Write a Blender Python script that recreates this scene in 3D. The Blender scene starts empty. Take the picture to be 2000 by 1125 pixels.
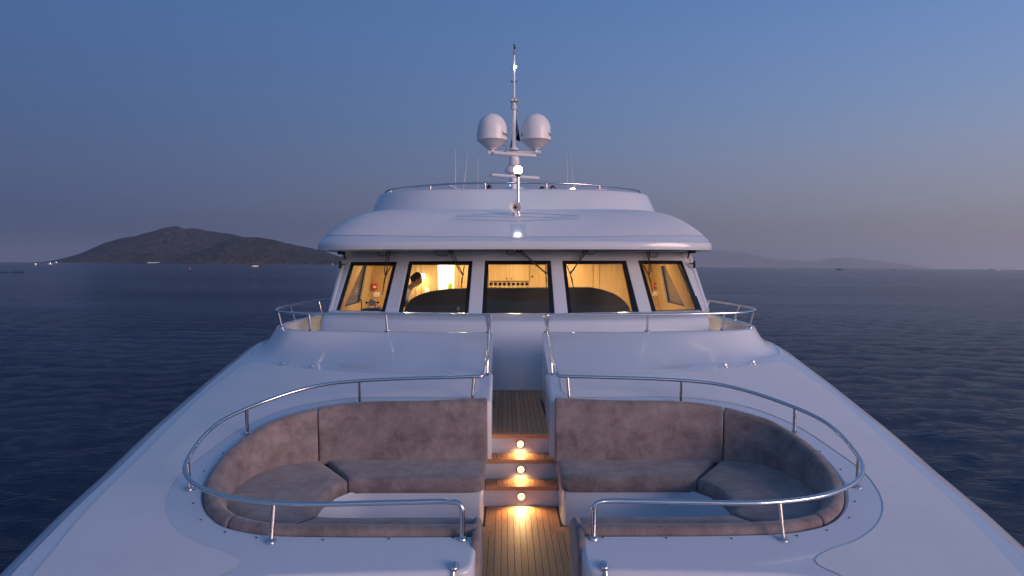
import bpy, bmesh, math, random
import numpy as np
from mathutils import Vector, Matrix, noise
from mathutils.geometry import delaunay_2d_cdt
random.seed(7)
sc = bpy.context.scene
R = math.radians
# ------------------------------------------------------------------ camera
# Boat frame: x to starboard of the picture, y away from the lens towards the stern, z up, eye level = 0.
H_EYE = 7.0                                   # lens above the sea, metres
HEEL = Matrix.Rotation(R(-0.43), 4, 'Y')      # the boat (and the lens level with it) heels a little
M = Matrix.Translation((0, 0, H_EYE)) @ HEEL
FPX = 1333.0
CAM = Vector((-0.136, 0, 0))
yaw, pitch = math.atan(11.4 / FPX), math.atan(45.5 / FPX)
FWD = Vector((math.sin(yaw) * math.cos(pitch), math.cos(yaw) * math.cos(pitch), -math.sin(pitch)))
RGT = Vector((math.cos(yaw), -math.sin(yaw), 0))
UPV = RGT.cross(FWD)
cam_d = bpy.data.cameras.new('camera'); cam = bpy.data.objects.new('camera', cam_d)
sc.collection.objects.link(cam); sc.camera = cam
cam_d.sensor_width = 36; cam_d.lens = FPX / 2000 * 36; cam_d.clip_start = 0.05; cam_d.clip_end = 200000
rot = Matrix((RGT, UPV, -FWD)).transposed().to_4x4()
cam.matrix_world = M @ Matrix.Translation(CAM) @ rot
# ------------------------------------------------------------------ sky, sun, exposure
SUN_AZ, SUN_EL = R(128), R(3.0)               # clockwise from the view; the sun has just set behind the right shoulder
world = bpy.data.worlds.new('World'); sc.world = world; world.use_nodes = True
wn, wl = world.node_tree.nodes, world.node_tree.links
bg = wn['Background']
def wnode(t, **k):
    n = wn.new(t)
    for a, b in k.items(): setattr(n, a, b)
    return n
def ramp(node, stops):
    e = node.color_ramp.elements
    while len(e) > 1: e.remove(e[-1])
    e[0].position, e[0].color = stops[0][0], (*stops[0][1], 1)
    for p, c in stops[1:]:
        x = e.new(p); x.color = (*c, 1)
tc = wnode('ShaderNodeTexCoord'); sep = wnode('ShaderNodeSeparateXYZ')
wl.new(tc.outputs['Generated'], sep.inputs[0])
r_anti = wnode('ShaderNodeValToRGB'); r_sun = wnode('ShaderNodeValToRGB')
ramp(r_anti, [(0, (.056, .074, .146)), (.03, (.058, .078, .160)), (.08, (.080, .110, .225)), (.19, (.058, .116, .258)), (.35, (.054, .126, .300)), (.6, (.054, .138, .310)), (1, (.052, .128, .265))])
ramp(r_sun, [(0, (.50, .39, .32)), (.03, (.50, .40, .34)), (.08, (.54, .48, .45)), (.19, (.39, .51, .73)), (.35, (.18, .36, .78)), (.6, (.10, .22, .47)), (1, (.052, .128, .265))])
for r_ in (r_anti, r_sun): r_.color_ramp.interpolation = 'B_SPLINE'; wl.new(sep.outputs['Z'], r_.inputs[0])
dot = wnode('ShaderNodeVectorMath', operation='DOT_PRODUCT'); dot.inputs[1].default_value = (math.sin(SUN_AZ), math.cos(SUN_AZ), 0)
wl.new(tc.outputs['Generated'], dot.inputs[0])
mr = wnode('ShaderNodeMapRange'); mr.inputs[1].default_value = -1; mr.inputs[2].default_value = 1
wl.new(dot.outputs['Value'], mr.inputs[0])
pw = wnode('ShaderNodeMath', operation='POWER'); pw.inputs[1].default_value = 0.88
wl.new(mr.outputs[0], pw.inputs[0])
mixs = wnode('ShaderNodeMix', data_type='RGBA')
wl.new(pw.outputs[0], mixs.inputs[0]); wl.new(r_anti.outputs[0], mixs.inputs[6]); wl.new(r_sun.outputs[0], mixs.inputs[7])
sky = wnode('ShaderNodeTexSky'); sky.sky_type = 'NISHITA'; sky.sun_disc = False
sky.sun_elevation = R(-1.5); sky.sun_rotation = SUN_AZ; sky.ozone_density = 4.0
addn = wnode('ShaderNodeMix', data_type='RGBA', blend_type='ADD'); addn.inputs[0].default_value = 0.05
wl.new(mixs.outputs[2], addn.inputs[6]); wl.new(sky.outputs[0], addn.inputs[7])
# the afterglow low over the place where the sun went down
gp = wnode('ShaderNodeMath', operation='POWER'); gp.inputs[1].default_value = 7; wl.new(mr.outputs[0], gp.inputs[0])
gz = wnode('ShaderNodeMapRange', interpolation_type='SMOOTHSTEP'); gz.inputs[1].default_value = .28; gz.inputs[2].default_value = 0; wl.new(sep.outputs['Z'], gz.inputs[0])
gm = wnode('ShaderNodeMath', operation='MULTIPLY'); wl.new(gp.outputs[0], gm.inputs[0]); wl.new(gz.outputs[0], gm.inputs[1])
glow = wnode('ShaderNodeMix', data_type='RGBA', blend_type='ADD'); glow.inputs[7].default_value = (2.3, 1.30, .90, 1)
wl.new(gm.outputs[0], glow.inputs[0]); wl.new(addn.outputs[2], glow.inputs[6])
wl.new(glow.outputs[2], bg.inputs[0]); bg.inputs[1].default_value = 1.0
sun_d = bpy.data.lights.new('sun', 'SUN'); sun_d.energy = 4.4; sun_d.angle = R(36); sun_d.color = (1, .66, .56)
sun = bpy.data.objects.new('sun', sun_d); sc.collection.objects.link(sun)
sd = Vector((math.sin(SUN_AZ) * math.cos(SUN_EL), math.cos(SUN_AZ) * math.cos(SUN_EL), math.sin(SUN_EL)))
sun.rotation_euler = (-sd).to_track_quat('-Z', 'Y').to_euler()
sc.view_settings.view_transform = 'Standard'; sc.view_settings.look = 'None'
sc.view_settings.gamma = 1; sc.view_settings.use_curve_mapping = False; sc.view_settings.exposure = 0.0
sc.render.engine = 'CYCLES'
sc.cycles.use_denoising = True; sc.cycles.sample_clamp_indirect = 6; sc.cycles.max_bounces = 10
sc.cycles.transparent_max_bounces = 16; sc.cycles.caustics_reflective = False; sc.cycles.caustics_refractive = False
# ------------------------------------------------------------------ materials
MAT = {}
def mat(name, col=(.8, .8, .8), rough=.5, metal=0, spec=.5, coat=0, emit=None, es=0, bump=None, vary=None, var_scale=3.0, rough_var=None, obj_var=0, sheen=0, stretch=None):
    m = bpy.data.materials.new(name); m.use_nodes = True; MAT[name] = m
    n, l = m.node_tree.nodes, m.node_tree.links; b = n['Principled BSDF']
    b.inputs['Base Color'].default_value = (*col, 1); b.inputs['Roughness'].default_value = rough
    b.inputs['Metallic'].default_value = metal; b.inputs['Specular IOR Level'].default_value = spec
    b.inputs['Coat Weight'].default_value = coat; b.inputs['Coat Roughness'].default_value = .05
    if sheen: b.inputs['Sheen Weight'].default_value = sheen; b.inputs['Sheen Roughness'].default_value = .4
    if emit: b.inputs['Emission Color'].default_value = (*emit, 1); b.inputs['Emission Strength'].default_value = es
    co = n.new('ShaderNodeTexCoord'); vec = co.outputs['Object']
    if stretch:
        mp = n.new('ShaderNodeMapping'); mp.inputs['Scale'].default_value = stretch; l.new(vec, mp.inputs[0]); vec = mp.outputs[0]
    last = None
    if vary:
        tx = n.new('ShaderNodeTexNoise'); tx.inputs['Scale'].default_value = var_scale; tx.inputs['Detail'].default_value = 6; tx.inputs['Roughness'].default_value = .6
        l.new(vec, tx.inputs[0]); rp = n.new('ShaderNodeValToRGB'); l.new(tx.outputs[0], rp.inputs[0])
        ramp(rp, [(.32, vary), (.68, col)]); last = rp.outputs[0]
    if obj_var:
        oi = n.new('ShaderNodeObjectInfo'); hs = n.new('ShaderNodeHueSaturation')
        m1 = n.new('ShaderNodeMapRange'); m1.inputs[3].default_value = 1 - obj_var; m1.inputs[4].default_value = 1 + obj_var
        l.new(oi.outputs['Random'], m1.inputs[0]); l.new(m1.outputs[0], hs.inputs['Value'])
        if last: l.new(last, hs.inputs['Color'])
        else: hs.inputs['Color'].default_value = (*col, 1)
        last = hs.outputs[0]
    if last: l.new(last, b.inputs['Base Color'])
    if rough_var:
        t2 = n.new('ShaderNodeTexNoise'); t2.inputs['Scale'].default_value = rough_var[0]; t2.inputs['Detail'].default_value = 4; l.new(vec, t2.inputs[0])
        m2 = n.new('ShaderNodeMapRange'); m2.inputs[1].default_value = .3; m2.inputs[2].default_value = .7; m2.inputs[3].default_value = rough_var[1]; m2.inputs[4].default_value = rough_var[2]
        l.new(t2.outputs[0], m2.inputs[0]); l.new(m2.outputs[0], b.inputs['Roughness'])
    if bump:
        t3 = n.new('ShaderNodeTexNoise'); t3.inputs['Scale'].default_value = bump[0]; t3.inputs['Detail'].default_value = 3; l.new(vec, t3.inputs[0])
        bp = n.new('ShaderNodeBump'); bp.inputs['Strength'].default_value = bump[1]; bp.inputs['Distance'].default_value = bump[2]
        l.new(t3.outputs[0], bp.inputs['Height']); l.new(bp.outputs[0], b.inputs['Normal'])
    return m
mat('gelcoat', (.60, .65, .72), .17, coat=.28, rough_var=(1.3, .14, .23), vary=(.585, .635, .70), var_scale=1.2)
mat('nonskid', (.71, .72, .75), .62, bump=(420, .25, .002), vary=(.67, .68, .71), var_scale=2.2)
mat('soffit', (.72, .70, .69), .4)
mat('steel', (.66, .66, .68), .14, metal=1, rough_var=(9, .08, .22))
mat('suede', (.285, .242, .242), .95, spec=.15, sheen=.35, vary=(.155, .125, .130), var_scale=11, bump=(260, .35, .004))
mat('teak', (.60, .31, .15), .6, vary=(.42, .195, .088), var_scale=6, obj_var=.16, stretch=(14, 1.2, 6), bump=(30, .15, .002))
mat('caulk', (.012, .012, .013), .6)
mat('black_frame', (.012, .012, .014), .25)
mat('black_rubber', (.02, .02, .02), .5)
mat('dark_metal', (.10, .09, .085), .35, metal=.8)
mat('wood', (.60, .40, .19), .45, vary=(.50, .32, .14), var_scale=2.4, stretch=(16, 16, 1), obj_var=.06)
mat('dash', (.055, .05, .045), .75, bump=(300, .2, .002))
mat('dash_trim', (.22, .17, .12), .5)
mat('cream', (.72, .66, .56), .5)
mat('cream_warm', (.66, .40, .19), .45)
mat('red_plastic', (.55, .03, .02), .4)
mat('white_plastic', (.8, .78, .74), .4)
mat('grey_plastic', (.25, .25, .26), .45)
mat('green_plastic', (.25, .5, .06), .4)
mat('dome_paint', (.80, .79, .80), .35, vary=(.74, .73, .74), var_scale=3)
mat('dome_base', (.66, .64, .64), .5)
mat('lettering', (.02, .02, .03), .4)
mat('skin', (.46, .26, .18), .55, spec=.4)
mat('hair_dark', (.022, .016, .013), .7)
mat('hair_black', (.01, .01, .011), .7)
mat('hair_brown', (.09, .04, .02), .7)
mat('shirt_white', (.75, .74, .72), .85)
mat('shirt_navy', (.03, .04, .08), .85)
mat('flag_cloth', (.010, .012, .035), .85)
mat('flag_mark', (.5, .5, .55), .85)
mat('step_glow', (1, .7, .4), .4, emit=(1, .64, .30), es=2.4)
mat('white_glow', (1, 1, 1), .4, emit=(1, .97, .95), es=30)
mat('small_glow', (1, 1, 1), .4, emit=(1, .97, .95), es=14)
mat('warm_glow', (1, .8, .5), .4, emit=(1, .72, .35), es=8)
mat('lamp_shade', (.9, .85, .7), .6, emit=(1, .86, .60), es=6)
mat('blue_glow', (.1, .1, 1), .4, emit=(.12, .2, 1), es=9)
mat('boat_white', (.85, .85, .85), .4)
mat('boat_dark', (.05, .06, .08), .5)
mat('rock_dark', (.05, .045, .04), .9)
mat('buoy_orange', (.7, .25, .08), .5)
mat('shore_stone', (.22, .18, .16), .95, vary=(.10, .085, .07), var_scale=.03)
sm_ = MAT['suede'].node_tree
for n_ in sm_.nodes:
    if n_.type == 'TEX_NOISE' and abs(n_.inputs['Scale'].default_value - 11) < .1:
        n_.inputs['Scale'].default_value = 5.5; n_.inputs['Detail'].default_value = 10; n_.inputs['Roughness'].default_value = .72; n_.inputs['Distortion'].default_value = .25
    if n_.type == 'VALTORGB': n_.color_ramp.elements[0].position = .36; n_.color_ramp.elements[1].position = .63
# glass: clear with Fresnel reflection
g = bpy.data.materials.new('glass'); g.use_nodes = True; MAT['glass'] = g
gn, gl = g.node_tree.nodes, g.node_tree.links; gn.remove(gn['Principled BSDF'])
lw = gn.new('ShaderNodeLayerWeight'); p5 = gn.new('ShaderNodeMath'); p5.operation = 'POWER'; p5.inputs[1].default_value = 5; gl.new(lw.outputs['Facing'], p5.inputs[0])
fr = gn.new('ShaderNodeMath'); fr.operation = 'MULTIPLY_ADD'; fr.inputs[1].default_value = .95; fr.inputs[2].default_value = .035; gl.new(p5.outputs[0], fr.inputs[0])
tr = gn.new('ShaderNodeBsdfTransparent'); tr.inputs[0].default_value = (.93, .95, .94, 1)
gs = gn.new('ShaderNodeBsdfGlossy'); gs.inputs['Roughness'].default_value = .02
mx = gn.new('ShaderNodeMixShader'); gl.new(fr.outputs[0], mx.inputs[0]); gl.new(tr.outputs[0], mx.inputs[1]); gl.new(gs.outputs[0], mx.inputs[2])
gl.new(mx.outputs[0], gn['Material Output'].inputs[0])
# ------------------------------------------------------------------ pixel -> place
def ray(u, v):
    d = FWD + RGT * ((u - 1000) / FPX) + UPV * ((562.5 - v) / FPX)
    return d / d.y
def solve(u, v, f, t0=1.0, t1=60.0, n=600):
    d = ray(u, v); last = None; tl = t0
    for i in range(n + 1):
        t = t0 + (t1 - t0) * i / n
        gval = f(CAM + d * t)
        if last is not None and (gval < 0) != (last < 0):
            a, b, ga = tl, t, last
            for _ in range(40):
                m_ = (a + b) / 2; gm = f(CAM + d * m_)
                if (gm < 0) == (ga < 0): a, ga = m_, gm
                else: b = m_
            return CAM + d * ((a + b) / 2)
        last, tl = gval, t
    raise ValueError(f'no hit {u},{v}')
def PY(u, v, y): return CAM + ray(u, v) * y
def PZ(u, v, z): d = ray(u, v); return CAM + d * (z / d.z)
def PS(u, v, fn, off=0.0): return solve(u, v, lambda p: p.z - fn(p.x, p.y) - off)
# ------------------------------------------------------------------ mesh helpers
COL = sc.collection
def mk(name, verts, faces, m=None, parent=None, smooth=True, shift=None):
    me = bpy.data.meshes.new(name)
    if shift is not None: verts = [(v[0] - shift[0], v[1] - shift[1], v[2] - shift[2]) for v in verts]
    me.from_pydata([tuple(v) for v in verts], [], [tuple(f) for f in faces]); me.validate(); me.update()
    bm = bmesh.new(); bm.from_mesh(me); bmesh.ops.recalc_face_normals(bm, faces=bm.faces); bm.to_mesh(me); bm.free()
    if smooth:
        me.polygons.foreach_set('use_smooth', [True] * len(me.polygons))
        try: me.set_sharp_from_angle(angle=R(38))
        except Exception: pass
    if m: me.materials.append(MAT[m])
    o = bpy.data.objects.new(name, me); COL.objects.link(o)
    if parent: o.parent = parent
    return o
BOAT = []                                     # top-level things that ride with the heeling boat
def tag(o, label, cat, group=None):
    o['label'] = label; o['category'] = cat
    if group: o['group'] = group
    return o
def thing(name, label, cat, base, group=None):
    o = bpy.data.objects.new(name, None); COL.objects.link(o); o.location = base; o.empty_display_size = .1
    BOAT.append(o); return tag(o, label, cat, group)
def thing_mesh(name, verts, faces, m, label, cat, group=None, smooth=True):
    a = np.array([tuple(v) for v in verts]); base = ((a[:, 0].min() + a[:, 0].max()) / 2, (a[:, 1].min() + a[:, 1].max()) / 2, a[:, 2].min())
    o = mk(name, verts, faces, m, None, smooth, base); o.location = base; BOAT.append(o); return tag(o, label, cat, group)
def part(t, name, geo, m, smooth=True):
    """a part given in boat coordinates under a thing placed at t.location"""
    return mk(name, geo[0], geo[1], m, t, smooth, t.location)
def spl(pts, n, closed=False):
    P = [Vector(p) for p in pts]
    if len(P) == 2: return [P[0].lerp(P[1], i / (n - 1)) for i in range(n)]
    out = []; k = len(P)
    for i in range(k if closed else k - 1):
        p1, p2 = P[i], P[(i + 1) % k]
        p0 = P[i - 1] if (i > 0 or closed) else p1 * 2 - p2
        p3 = P[(i + 2) % k] if (i < k - 2 or closed) else p2 * 2 - p1
        t01, t12, t23 = [max((a - b).length, 1e-6) ** .5 for a, b in ((p1, p0), (p2, p1), (p3, p2))]
        m1 = (p2 - p1) + ((p1 - p0) / t01 - (p2 - p0) / (t01 + t12)) * t12
        m2 = (p2 - p1) + ((p3 - p2) / t23 - (p3 - p1) / (t12 + t23)) * t12
        for j in range(24):
            t = j / 24; t2 = t * t; t3 = t2 * t
            out.append(p1 * (2 * t3 - 3 * t2 + 1) + m1 * (t3 - 2 * t2 + t) + p2 * (-2 * t3 + 3 * t2) + m2 * (t3 - t2))
    if not closed: out.append(P[-1])
    return resample(out, n, closed)
def resample(out, n, closed=False):
    out = [Vector(p) for p in out]
    if closed: out = out + [out[0]]
    L = [0]
    for a, b in zip(out, out[1:]): L.append(L[-1] + (b - a).length)
    res = []; j = 0
    for i in range(n):
        s = L[-1] * i / (n if closed else n - 1)
        while j < len(L) - 2 and L[j + 1] < s: j += 1
        f = (s - L[j]) / max(L[j + 1] - L[j], 1e-9)
        res.append(out[j].lerp(out[j + 1], min(f, 1)))
    return res
def fillet(pts, r, k=6):
    P = [Vector(p) for p in pts]; out = [P[0]]
    for a, b, c in zip(P, P[1:], P[2:]):
        d1, d2 = (a - b), (c - b); rr = min(r, d1.length * .45, d2.length * .45)
        p, q = b + d1.normalized() * rr, b + d2.normalized() * rr
        for i in range(k + 1):
            t = i / k; out.append(p * (1 - t) ** 2 + b * 2 * t * (1 - t) + q * t * t)
    return out + [P[-1]]
def tube(pts, r, n=12, cap=True, closed=False):
    P = [Vector(p) for p in pts]; V, F = [], []; nrm = None; k = len(P)
    for i, p in enumerate(P):
        if closed: t = (P[(i + 1) % k] - P[i - 1]).normalized()
        else: t = (P[min(i + 1, k - 1)] - P[max(i - 1, 0)]).normalized()
        if nrm is None:
            a = Vector((0, 0, 1)) if abs(t.z) < .9 else Vector((1, 0, 0)); nrm = t.cross(a).normalized()
        nrm = (nrm - t * nrm.dot(t)).normalized(); bn = t.cross(nrm)
        rr = r[i] if isinstance(r, (list, tuple)) else r
        for j in range(n):
            a = 2 * math.pi * j / n; V.append(p + (nrm * math.cos(a) + bn * math.sin(a)) * rr)
    for i in range(k if closed else k - 1):
        for j in range(n):
            a, b = i * n + j, i * n + (j + 1) % n; c, d = ((i + 1) % k) * n + (j + 1) % n, ((i + 1) % k) * n + j
            F.append((a, b, c, d))
    if cap and not closed: F += [tuple(range(n))[::-1], tuple(range((k - 1) * n, k * n))]
    return V, F
def grid(rows, closed=False):
    V = [p for r_ in rows for p in r_]; n = len(rows[0]); F = []
    for i in range(len(rows) - 1):
        for j in range(n if closed else n - 1):
            k = (j + 1) % n; F.append((i * n + j, i * n + k, (i + 1) * n + k, (i + 1) * n + j))
    return V, F
def add(*geos):
    V, F = [], []
    for g_ in geos:
        o = len(V); V += [Vector(v) for v in g_[0]]; F += [tuple(i + o for i in f) for f in g_[1]]
    return V, F
def box(x0, x1, y0, y1, z0, z1, b=0.0):
    if b:
        bm = bmesh.new(); bmesh.ops.create_cube(bm, size=1)
        for v in bm.verts: v.co = Vector(((x0 + x1) / 2 + v.co.x * (x1 - x0), (y0 + y1) / 2 + v.co.y * (y1 - y0), (z0 + z1) / 2 + v.co.z * (z1 - z0)))
        bmesh.ops.bevel(bm, geom=bm.edges[:], offset=b, segments=2, affect='EDGES', profile=.5)
        bm.verts.index_update(); r_ = [v.co.copy() for v in bm.verts], [tuple(v.index for v in f.verts) for f in bm.faces]; bm.free(); return r_
    V = [Vector(p) for p in ((x0, y0, z0), (x1, y0, z0), (x1, y1, z0), (x0, y1, z0), (x0, y0, z1), (x1, y0, z1), (x1, y1, z1), (x0, y1, z1))]
    return V, [(0, 3, 2, 1), (4, 5, 6, 7), (0, 1, 5, 4), (1, 2, 6, 5), (2, 3, 7, 6), (3, 0, 4, 7)]
def lathe(prof, c, n=24, axis='Z'):
    V, F = [], []; c = Vector(c)
    for r_, h in prof:
        for j in range(n):
            a = 2 * math.pi * j / n; x, y = r_ * math.cos(a), r_ * math.sin(a)
            V.append(c + (Vector((x, y, h)) if axis == 'Z' else Vector((x, h, y)) if axis == 'Y' else Vector((h, x, y))))
    for i in range(len(prof) - 1):
        for j in range(n):
            k = (j + 1) % n; F.append((i * n + j, i * n + k, (i + 1) * n + k, (i + 1) * n + j))
    F += [tuple(range(n))[::-1], tuple(range((len(prof) - 1) * n, len(prof) * n))]
    return V, F
def mirror(geo): return [Vector((-v[0], v[1], v[2])) for v in geo[0]], [tuple(reversed(f)) for f in geo[1]]
def inside(p, poly):
    c = False; n = len(poly)
    for i in range(n):
        a, b = poly[i], poly[i - 1]
        if (a[1] > p[1]) != (b[1] > p[1]) and p[0] < (b[0] - a[0]) * (p[1] - a[1]) / (b[1] - a[1]) + a[0]: c = not c
    return c
def fill(poly, step, zf):
    """triangulated sheet over a plan outline; zf(x, y) gives the height"""
    pts = [Vector((p[0], p[1])) for p in poly]; n = len(pts)
    xs = [p.x for p in pts]; ys_ = [p.y for p in pts]; ext = []
    arr = np.array([(p.x, p.y) for p in pts])
    for i, gx in enumerate(np.arange(min(xs), max(xs), step)):
        for gy in np.arange(min(ys_), max(ys_), step):
            q = (gx + (step / 2 if int(round(gy / step)) % 2 else 0), gy)
            if inside(q, pts) and np.min(np.hypot(arr[:, 0] - q[0], arr[:, 1] - q[1])) > step * .5: ext.append(Vector(q))
    V, E_, F, *_ = delaunay_2d_cdt(pts + ext, [], [list(range(n))], 1, 1e-5)
    return [Vector((v.x, v.y, zf(v.x, v.y))) for v in V], [tuple(f) for f in F]
def prism(poly, z0, z1):
    """flat slab over a plan outline"""
    n = len(poly); V = [Vector((p[0], p[1], z0)) for p in poly] + [Vector((p[0], p[1], z1)) for p in poly]
    return V, [tuple(range(n))[::-1], tuple(range(n, 2 * n))] + [(i, (i + 1) % n, n + (i + 1) % n, n + i) for i in range(n)]
def inset(poly, d):
    out = []; n = len(poly)
    area = sum(poly[i][0] * poly[(i + 1) % n][1] - poly[(i + 1) % n][0] * poly[i][1] for i in range(n))
    s = 1 if area > 0 else -1
    for i in range(n):
        a, b, c = Vector(poly[i - 1][:2]), Vector(poly[i][:2]), Vector(poly[(i + 1) % n][:2])
        t = ((b - a).normalized() + (c - b).normalized()).normalized()
        out.append(b + Vector((-t.y, t.x)) * d * s)
    return out
def pillow(poly, z0, z1, r, puff=.012, seed=0.0):
    """upholstered slab: rounded edges, slightly crowned and uneven top"""
    rows = []
    for d, z in [(r * .35, z0), (0, z0 + r * .5)] + [(r * (1 - math.cos(a)), z1 - r * (1 - math.sin(a))) for a in (0, .4, .8, 1.2, math.pi / 2)]:
        rows.append([Vector((p[0], p[1], z)) for p in inset(poly, d)])
    top = inset(poly, r)
    def zt(x, y):
        return z1 + noise.noise(Vector((x * 2.2, y * 2.2, seed))) * puff + noise.noise(Vector((x * 7, y * 7, seed))) * puff * .25
    n = len(poly); V, F = grid(rows, True)
    tv, tf = fill([(p[0], p[1]) for p in top], .07, zt)
    ta = np.array([(p[0], p[1]) for p in top])
    for v in tv:                                   # the crown dies away towards the rim
        k = min(1.0, float(np.min(np.hypot(ta[:, 0] - v.x, ta[:, 1] - v.y))) / .07); v.z = z1 + (v.z - z1 + puff * .8) * k * k * (3 - 2 * k)
    bot = (rows[0], [tuple(range(n))])
    return add((V, F), (tv, tf), bot)
def merge(geo, d=1e-4):
    bm = bmesh.new(); vs = [bm.verts.new(v) for v in geo[0]]
    for f in geo[1]:
        try: bm.faces.new([vs[i] for i in f])
        except ValueError: pass
    bmesh.ops.remove_doubles(bm, verts=bm.verts, dist=d); bm.verts.index_update()
    r_ = [v.co.copy() for v in bm.verts], [tuple(v.index for v in f.verts) for f in bm.faces]; bm.free(); return r_
def lamp(name, kind, loc, energy, col, size=.05, parent=None, rot=None):
    d = bpy.data.lights.new(name, kind); d.energy = energy; d.color = col
    if kind == 'AREA': d.size = size
    else: d.shadow_soft_size = size
    if kind == 'SPOT': d.spot_size = R(150); d.spot_blend = .8
    o = bpy.data.objects.new(name, d); COL.objects.link(o); o.location = loc
    if rot: o.rotation_euler = rot
    if parent: o.parent = parent
    return o
# ------------------------------------------------------------------ sea, islands, haze (world frame: sea level z = 0)
def far_dir(u, v):
    d = HEEL.to_3x3() @ ray(u, v); return d.normalized()
def far_pt(u, v=None, dist=None):
    """a point on the sea under pixel u at a range, or where the pixel meets the sea"""
    if dist is None:
        d = far_dir(u, v); q = Vector((0, 0, H_EYE)) + d * (-H_EYE / d.z); q.z = -(q.x ** 2 + q.y ** 2) / 1.48e7; return q
    d = far_dir(u, 517 + (u - 1000) * .0075); h = Vector((d.x, d.y, 0)).normalized()
    q = h * dist; q.z = -min(dist, 9000) ** 2 / 1.48e7; return q
def far_h(u, v, dist):
    d = far_dir(u, v); return H_EYE + dist * d.z / math.hypot(d.x, d.y)
rs = np.concatenate([np.geomspace(2.5, 700, 560), np.geomspace(720, 18000, 90)])
ang_v = np.linspace(R(-44), R(44), 900); ang_o = np.linspace(R(44), R(316), 70)[1:-1]
ang = np.concatenate([ang_v, ang_o])
rng = np.random.default_rng(3)
X = rs[:, None] * np.sin(ang)[None, :]; Y = rs[:, None] * np.cos(ang)[None, :]
Z = -(X ** 2 + Y ** 2) / 1.48e7                     # the earth curves away, so the horizon lies about 10 km off
step_r = np.gradient(rs)[:, None]
for k in range(46):
    lam = 0.4 * (5.5 / 0.4) ** rng.random(); th = R(80) + rng.normal() * R(30)
    amp = 0.0085 * lam ** .6 * rng.uniform(.5, 1.2)
    kx, ky = 2 * np.pi / lam * np.cos(th), 2 * np.pi / lam * np.sin(th)
    fade = np.clip((lam / np.maximum(step_r, rs[:, None] * R(88) / 900) - 2.2) / 3, 0, 1)
    Z += amp * fade * np.sin(kx * X + ky * Y + rng.uniform(0, 6.28))
V = np.stack([X.ravel(), Y.ravel(), Z.ravel()], 1)
na = len(ang); idx = np.arange(len(rs) * na).reshape(len(rs), na)
a = idx[:-1, :]; b = np.roll(idx, -1, 1)[:-1, :]; c = np.roll(idx, -1, 1)[1:, :]; d = idx[1:, :]
Fq = np.stack([a.ravel(), d.ravel(), c.ravel(), b.ravel()], 1)
me = bpy.data.meshes.new('sea'); me.vertices.add(len(V)); me.vertices.foreach_set('co', V.ravel())
me.loops.add(Fq.size); me.loops.foreach_set('vertex_index', Fq.ravel().astype(np.int32))
me.polygons.add(len(Fq)); me.polygons.foreach_set('loop_start', np.arange(0, Fq.size, 4, dtype=np.int32))
me.polygons.foreach_set('use_smooth', np.ones(len(Fq), dtype=bool)); me.update(calc_edges=True)
sea = bpy.data.objects.new('sea', me); COL.objects.link(sea); sea['kind'] = 'structure'
m = mat('sea_water', (.002, .006, .013), .09, spec=.5)
n, l = m.node_tree.nodes, m.node_tree.links; b_ = n['Principled BSDF']; b_.inputs['IOR'].default_value = 1.333
geo_ = n.new('ShaderNodeNewGeometry')
def nz(scale, detail, mapscale):
    mp = n.new('ShaderNodeMapping'); mp.inputs['Scale'].default_value = mapscale; mp.inputs['Rotation'].default_value = (0, 0, R(-12)); l.new(geo_.outputs['Position'], mp.inputs[0])
    t = n.new('ShaderNodeTexNoise'); t.inputs['Scale'].default_value = scale; t.inputs['Detail'].default_value = detail; t.inputs['Roughness'].default_value = .62; l.new(mp.outputs[0], t.inputs[0]); return t
n1, n2, n3 = nz(3.4, 5, (.55, 1.3, 1)), nz(.35, 4, (.5, 1.2, 1)), nz(.012, 4, (.35, 1.6, 1))
add1 = n.new('ShaderNodeMath'); add1.operation = 'MULTIPLY_ADD'; add1.inputs[1].default_value = 2.4
l.new(n2.outputs[0], add1.inputs[0]); l.new(n1.outputs[0], add1.inputs[2])
slick = n.new('ShaderNodeMapRange'); slick.inputs[1].default_value = .38; slick.inputs[2].default_value = .62; slick.inputs[3].default_value = .30; slick.inputs[4].default_value = 1.0
l.new(n3.outputs[0], slick.inputs[0])
bp = n.new('ShaderNodeBump'); bp.inputs['Distance'].default_value = .25
l.new(slick.outputs[0], bp.inputs['Strength']); l.new(add1.outputs[0], bp.inputs['Height']); l.new(bp.outputs[0], b_.inputs['Normal'])
df = n.new('ShaderNodeBsdfDiffuse'); df.inputs[0].default_value = (.018, .056, .150, 1)      # light scattered back from inside the water
mxs = n.new('ShaderNodeMixShader'); mxs.inputs[0].default_value = .22
l.new(b_.outputs[0], mxs.inputs[1]); l.new(df.outputs[0], mxs.inputs[2]); l.new(mxs.outputs[0], n['Material Output'].inputs[0])
me.materials.append(m)

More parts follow.
